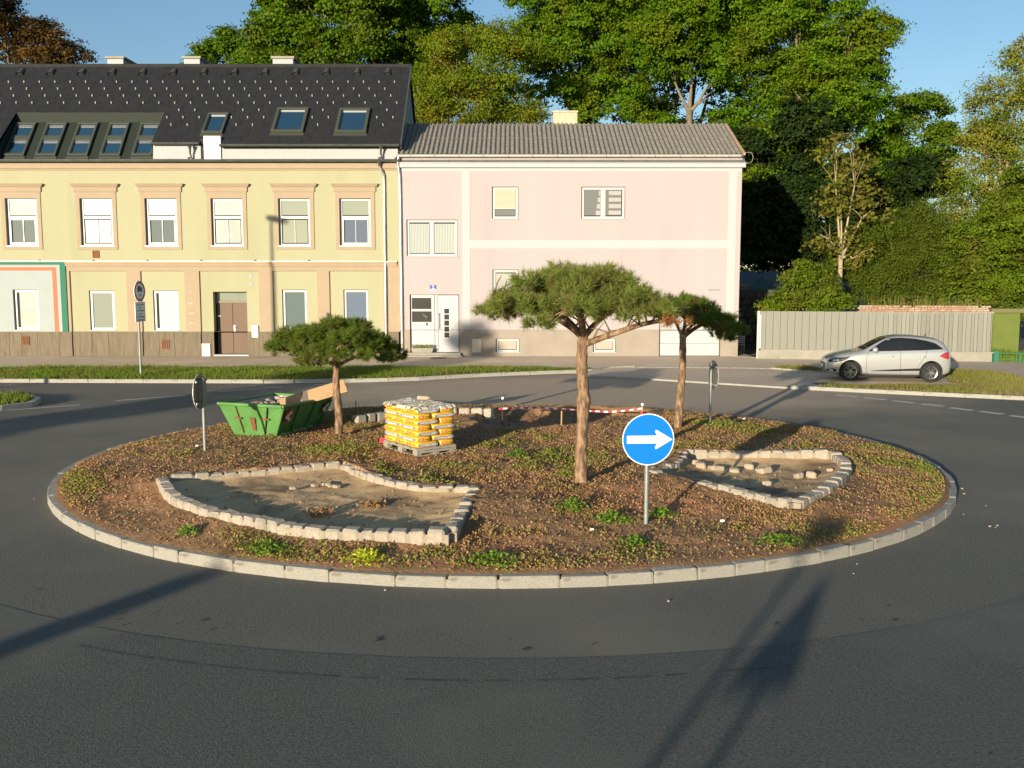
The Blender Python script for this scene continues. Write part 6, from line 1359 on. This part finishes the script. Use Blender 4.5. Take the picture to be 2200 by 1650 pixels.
for sd in (-1, 1):
    trim = panel('window_trim', m_blk, [(1.38,.955),(2.4,.985),(3.1,1.01),(3.72,1.045)], [(1.40,.985),(1.80,1.25),(2.05,1.365),(2.4,1.39),(2.9,1.36),(3.25,1.30),(3.52,1.225),(3.74,1.06)], 'y', 30, 6, .003, None, sd)
    panel('side_window', m_carglass, [(1.52,.995),(2.33,1.005)], [(1.60,1.06),(1.85,1.235),(2.08,1.335),(2.34,1.362)], 'y', 14, 6, .009, trim, sd)
    panel('side_window', m_carglass, [(2.44,1.01),(3.18,1.035)], [(2.43,1.36),(2.85,1.335),(3.04,1.30)], 'y', 12, 6, .009, trim, sd)
    panel('quarter_window', m_carglass, [(3.26,1.04),(3.66,1.055)], [(3.12,1.28),(3.30,1.245),(3.47,1.20)], 'y', 8, 5, .009, trim, sd)
    for pts in ([(1.36,.95),(1.30,.75),(1.30,.35),(1.36,.24)],[(2.39,.99),(2.38,.70),(2.40,.24)],[(3.22,1.03),(3.18,.85),(3.02,.62),(2.93,.45)]):
        panel('door_gap', m_blk, pts, [(a+.010,z) for a, z in pts], 'y', 14, 1, .003, None, sd)
    panel('side_moulding', m_blk, [(1.45,.335),(2.2,.345),(3.08,.37)], [(1.46,.352),(2.2,.405),(3.12,.45)], 'y', 16, 2, .008, None, sd)
    for xa in (1.98, 3.0):
        q = bvh.ray_cast(Vector((xa+.09,3*sd,.80)), Vector((0,-sd,0)))[0]; MB().tube([(xa,q.y+sd*.004,.80),(xa+.03,q.y+sd*.03,.805),(xa+.16,q.y+sd*.03,.81),(xa+.19,q.y+sd*.004,.81)], .016, 6).build('door_handle', m_car, car, local=True, smooth=True)
    tl = panel('tail_light', m_tail, [(3.62,.83),(3.80,.76),(3.93,.74)], [(3.64,.86),(3.78,.945),(3.90,.97)], 'y', 8, 4, .008, None, sd)
    hl = panel('headlight', m_blk, [(.12,.60),(.40,.615),(.62,.66)], [(.10,.645),(.35,.73),(.80,.79)], 'y', 10, 4, .006, None, sd); panel('lamp_lens', m_lens, [(.22,.625),(.42,.64)], [(.24,.675),(.42,.70)], 'y', 6, 3, .010, hl, sd)
    fg = panel('fog_lamp_recess', m_blk, [(.05,.315),(.36,.30)], [(.05,.36),(.22,.40),(.33,.39)], 'y', 8, 3, .006, None, sd); panel('lamp_lens', m_lens, [(.14,.33),(.24,.325)], [(.14,.37),(.24,.37)], 'y', 4, 2, .010, fg, sd)
    q = bvh.ray_cast(Vector((1.55,3*sd,.99)), Vector((0,-sd,0)))[0]
    mm = MB(); mm.tube([(1.56,q.y,.985),(1.56,q.y+sd*.08,1.0)], .02, 6); mm.tube([(1.47,q.y+sd*.16,1.01),(1.50,q.y+sd*.16,1.01),(1.56,q.y+sd*.16,1.015),(1.62,q.y+sd*.16,1.02),(1.64,q.y+sd*.16,1.02)], [.03,.075,.088,.08,.04], 10); mm.build('mirror', m_car, car, local=True, smooth=True)
panel('windscreen', m_carglass, [(1.36,-.60),(1.36,.60)], [(1.97,-.52),(1.97,.52)], 'z', 12, 8, .006)
panel('roof_edge_trim', m_blk, [(1.99,-.545),(3.5,-.52)], [(1.99,-.53),(3.5,-.505)], 'z', 12, 1, .004)
panel('rear_window', m_carglass, [(-.50,1.08),(.50,1.08)], [(-.47,1.26),(.47,1.26)], 'x', 8, 4, .006, None, 1)
gr2 = panel('grille', m_blk, [(-.42,.33),(.42,.33)], [(-.52,.56),(.52,.56)], 'x', 12, 5, .006)
panel('lower_intake', m_blk, [(-.55,.245),(.55,.245)], [(-.58,.285),(.58,.285)], 'x', 10, 2, .006)
panel('number_plate', m_signw, [(-.26,.40),(.26,.40)], [(-.26,.50),(.26,.50)], 'x', 6, 2, .016)
panel('badge', m_zinc, [(-.06,.60),(.06,.60)], [(-.06,.645),(.06,.645)], 'x', 3, 2, .01)
panel('bonnet_gap', m_blk, [(.13,-.60),(.40,-.69),(.80,-.74),(1.2,-.745)], [(.13,-.592),(.40,-.682),(.80,-.732),(1.2,-.737)], 'z', 14, 1, .003)
panel('wiper_cowl', m_blk, [(1.20,-.62),(1.20,.62)], [(1.34,-.62),(1.34,.62)], 'z', 10, 2, .005)
MB().tube([(3.32,0,1.43),(3.34,0,1.455)], [.04,.02], 8).tube([(3.34,0,1.45),(3.50,0,1.62)], .006, 5).build('aerial', m_blk, car, local=True)
for wx in WX:
    for sd in (-1, 1):
        ty = MB(); pr_ = [(.20,.30),(.21,.311),(.10,.315),(.04,.311),(.0,.295),(-.012,.25),(.0,.205)]
        n = 32; b = MB()
        for (ya,ra_),(yb,rb2) in zip(pr_[:-1], pr_[1:]):
            for j in range(n):
                t0, t1 = 2*math.pi*j/n, 2*math.pi*(j+1)/n; yo = lambda y: sd*(.845-y)
                b.face([(wx+ra_*math.cos(t0),yo(ya),.315+ra_*math.sin(t0)),(wx+ra_*math.cos(t1),yo(ya),.315+ra_*math.sin(t1)),(wx+rb2*math.cos(t1),yo(yb),.315+rb2*math.sin(t1)),(wx+rb2*math.cos(t0),yo(yb),.315+rb2*math.sin(t0))])
        wh = b.build('wheel', m_tyre, car, local=True, smooth=40)
        rm = MB(); yr = sd*.838
        rm.disc((wx,sd*.79,.315), .20, (0,sd,0), .008, 32, 1)
        for s_ in range(10):
            a0 = 2*math.pi*s_/10+.1*(1 if s_%2 else -1); c_, s2 = math.cos(a0), math.sin(a0); px_, pz_ = -s2, c_
            rm.face([(wx+c_*r_+px_*h_,yr-sd*(.0 if r_ > .1 else .012),.315+s2*r_+pz_*h_) for r_, h_ in ((.035,-.010),(.196,-.007),(.196,.007),(.035,.010))])
        for j in range(32):
            t0, t1 = 2*math.pi*j/32, 2*math.pi*(j+1)/32
            rm.face([(wx+.207*math.cos(t0),yr,.315+.207*math.sin(t0)),(wx+.207*math.cos(t1),yr,.315+.207*math.sin(t1)),(wx+.188*math.cos(t1),yr-sd*.006,.315+.188*math.sin(t1)),(wx+.188*math.cos(t0),yr-sd*.006,.315+.188*math.sin(t0))])
        rm.disc((wx,yr-sd*.01,.315), .036, (0,sd,0), .008, 16)
        o = rm.build('rim', [m_rim, m_blk], car, local=True, fix=False); o.parent = wh

# ------------------------------------------------------------------ things beside and behind the camera whose shadows reach the scene
sdv = Vector((math.sin(SUN_AZ), math.cos(SUN_AZ), 0)); TE = math.tan(SUN_EL)
def back(x, y, d): p = Vector((x,y,0)) - sdv*d; return p
def post_thing(name, label, cat, p, parts):
    t = thing(name, label, cat, (p.x,p.y,0))
    for n_, mb, m in parts: mb.build(n_, m, t, smooth=40 if n_ == 'post' else False)
    return t
p = back(-3.55, 11.1, 24); h = 24*TE  # unseen post, shaped to throw the broad shadow on the left foreground road
post_thing('unseen_post', 'unseen broad post topped by a thin rod, added behind the viewer for its shadow', 'post', p, [('post', MB().tube([(p.x,p.y,-.1),(p.x,p.y,h+.02)], .20, 14), m_conc), ('rod', MB().tube([(p.x,p.y,h),(p.x,p.y,h+.55)], .035, 8), m_steel)])
# warning triangle: tip of its shadow at (3.5, 10.95), base at (2.05, 7.8)
p = back(2.3, 8.3, 15); zc = 15*TE
post_thing('warning_sign', 'triangular warning sign on a post behind the viewer', 'road sign', p, [('post', MB().tube([(p.x,p.y,-.1),(p.x,p.y,zc+.1)], .032, 10), m_steel), ('plate', MB().hexa([(p.x-.30,p.y+.04,zc-.08),(p.x+.30,p.y+.04,zc-.08),(p.x+.30,p.y+.055,zc-.08),(p.x-.30,p.y+.055,zc-.08),(p.x-.01,p.y+.04,zc+.42),(p.x+.01,p.y+.04,zc+.42),(p.x+.01,p.y+.055,zc+.42),(p.x-.01,p.y+.055,zc+.42)]), m_signbk)])
p = back(2.02, 8.6, 17); zt2 = 17*TE  # unseen pole, its plate added to widen the shadow on the island
post_thing('added_plate_post', 'unseen tall post with a plate at its top, added behind the viewer for its shadow', 'road sign', p, [('post', MB().tube([(p.x,p.y,-.1),(p.x,p.y,zt2+.90)], .034, 10), m_steel), ('plate', MB().box(p.x-.06,p.x+.40,p.y+.04,p.y+.055,zt2+.62,zt2+.92), m_signbk)])
# unseen slim tree added for its shadow over the left road and pink house
p = back(-12.2, 20.8, 26)
zb_ = [(p.x+q[0], p.y, q[1], q[2]) for q in ((0,2.2,.9),(0,3.6,.95),(.05,5.0,.9),(0,6.4,.8),(0,7.5,.6))]
tree('unseen_tree', 'slim columnar tree added out of view at the left for its shadow', 'tree', tuple(p), zb_, 7000, lf_chest, m_bark2, .16, .14, (p.x,p.y,2.0), seed=21, cr=.35)
# street lamp whose shadow falls on the yellow house
p = back(-10.15, 41.4, 20)
lp = MB().tube([(p.x,p.y,-.1),(p.x,p.y,5.85+20*TE)], [.08,.05], 10); hd = MB().box(p.x-.16,p.x+.16,p.y-.9,p.y+.1,5.80+20*TE,5.98+20*TE)
post_thing('street_lamp', 'grey street lamp out of view at the left', 'street lamp', p, [('post', lp, m_steel), ('lamp_head', hd, m_signbk)])
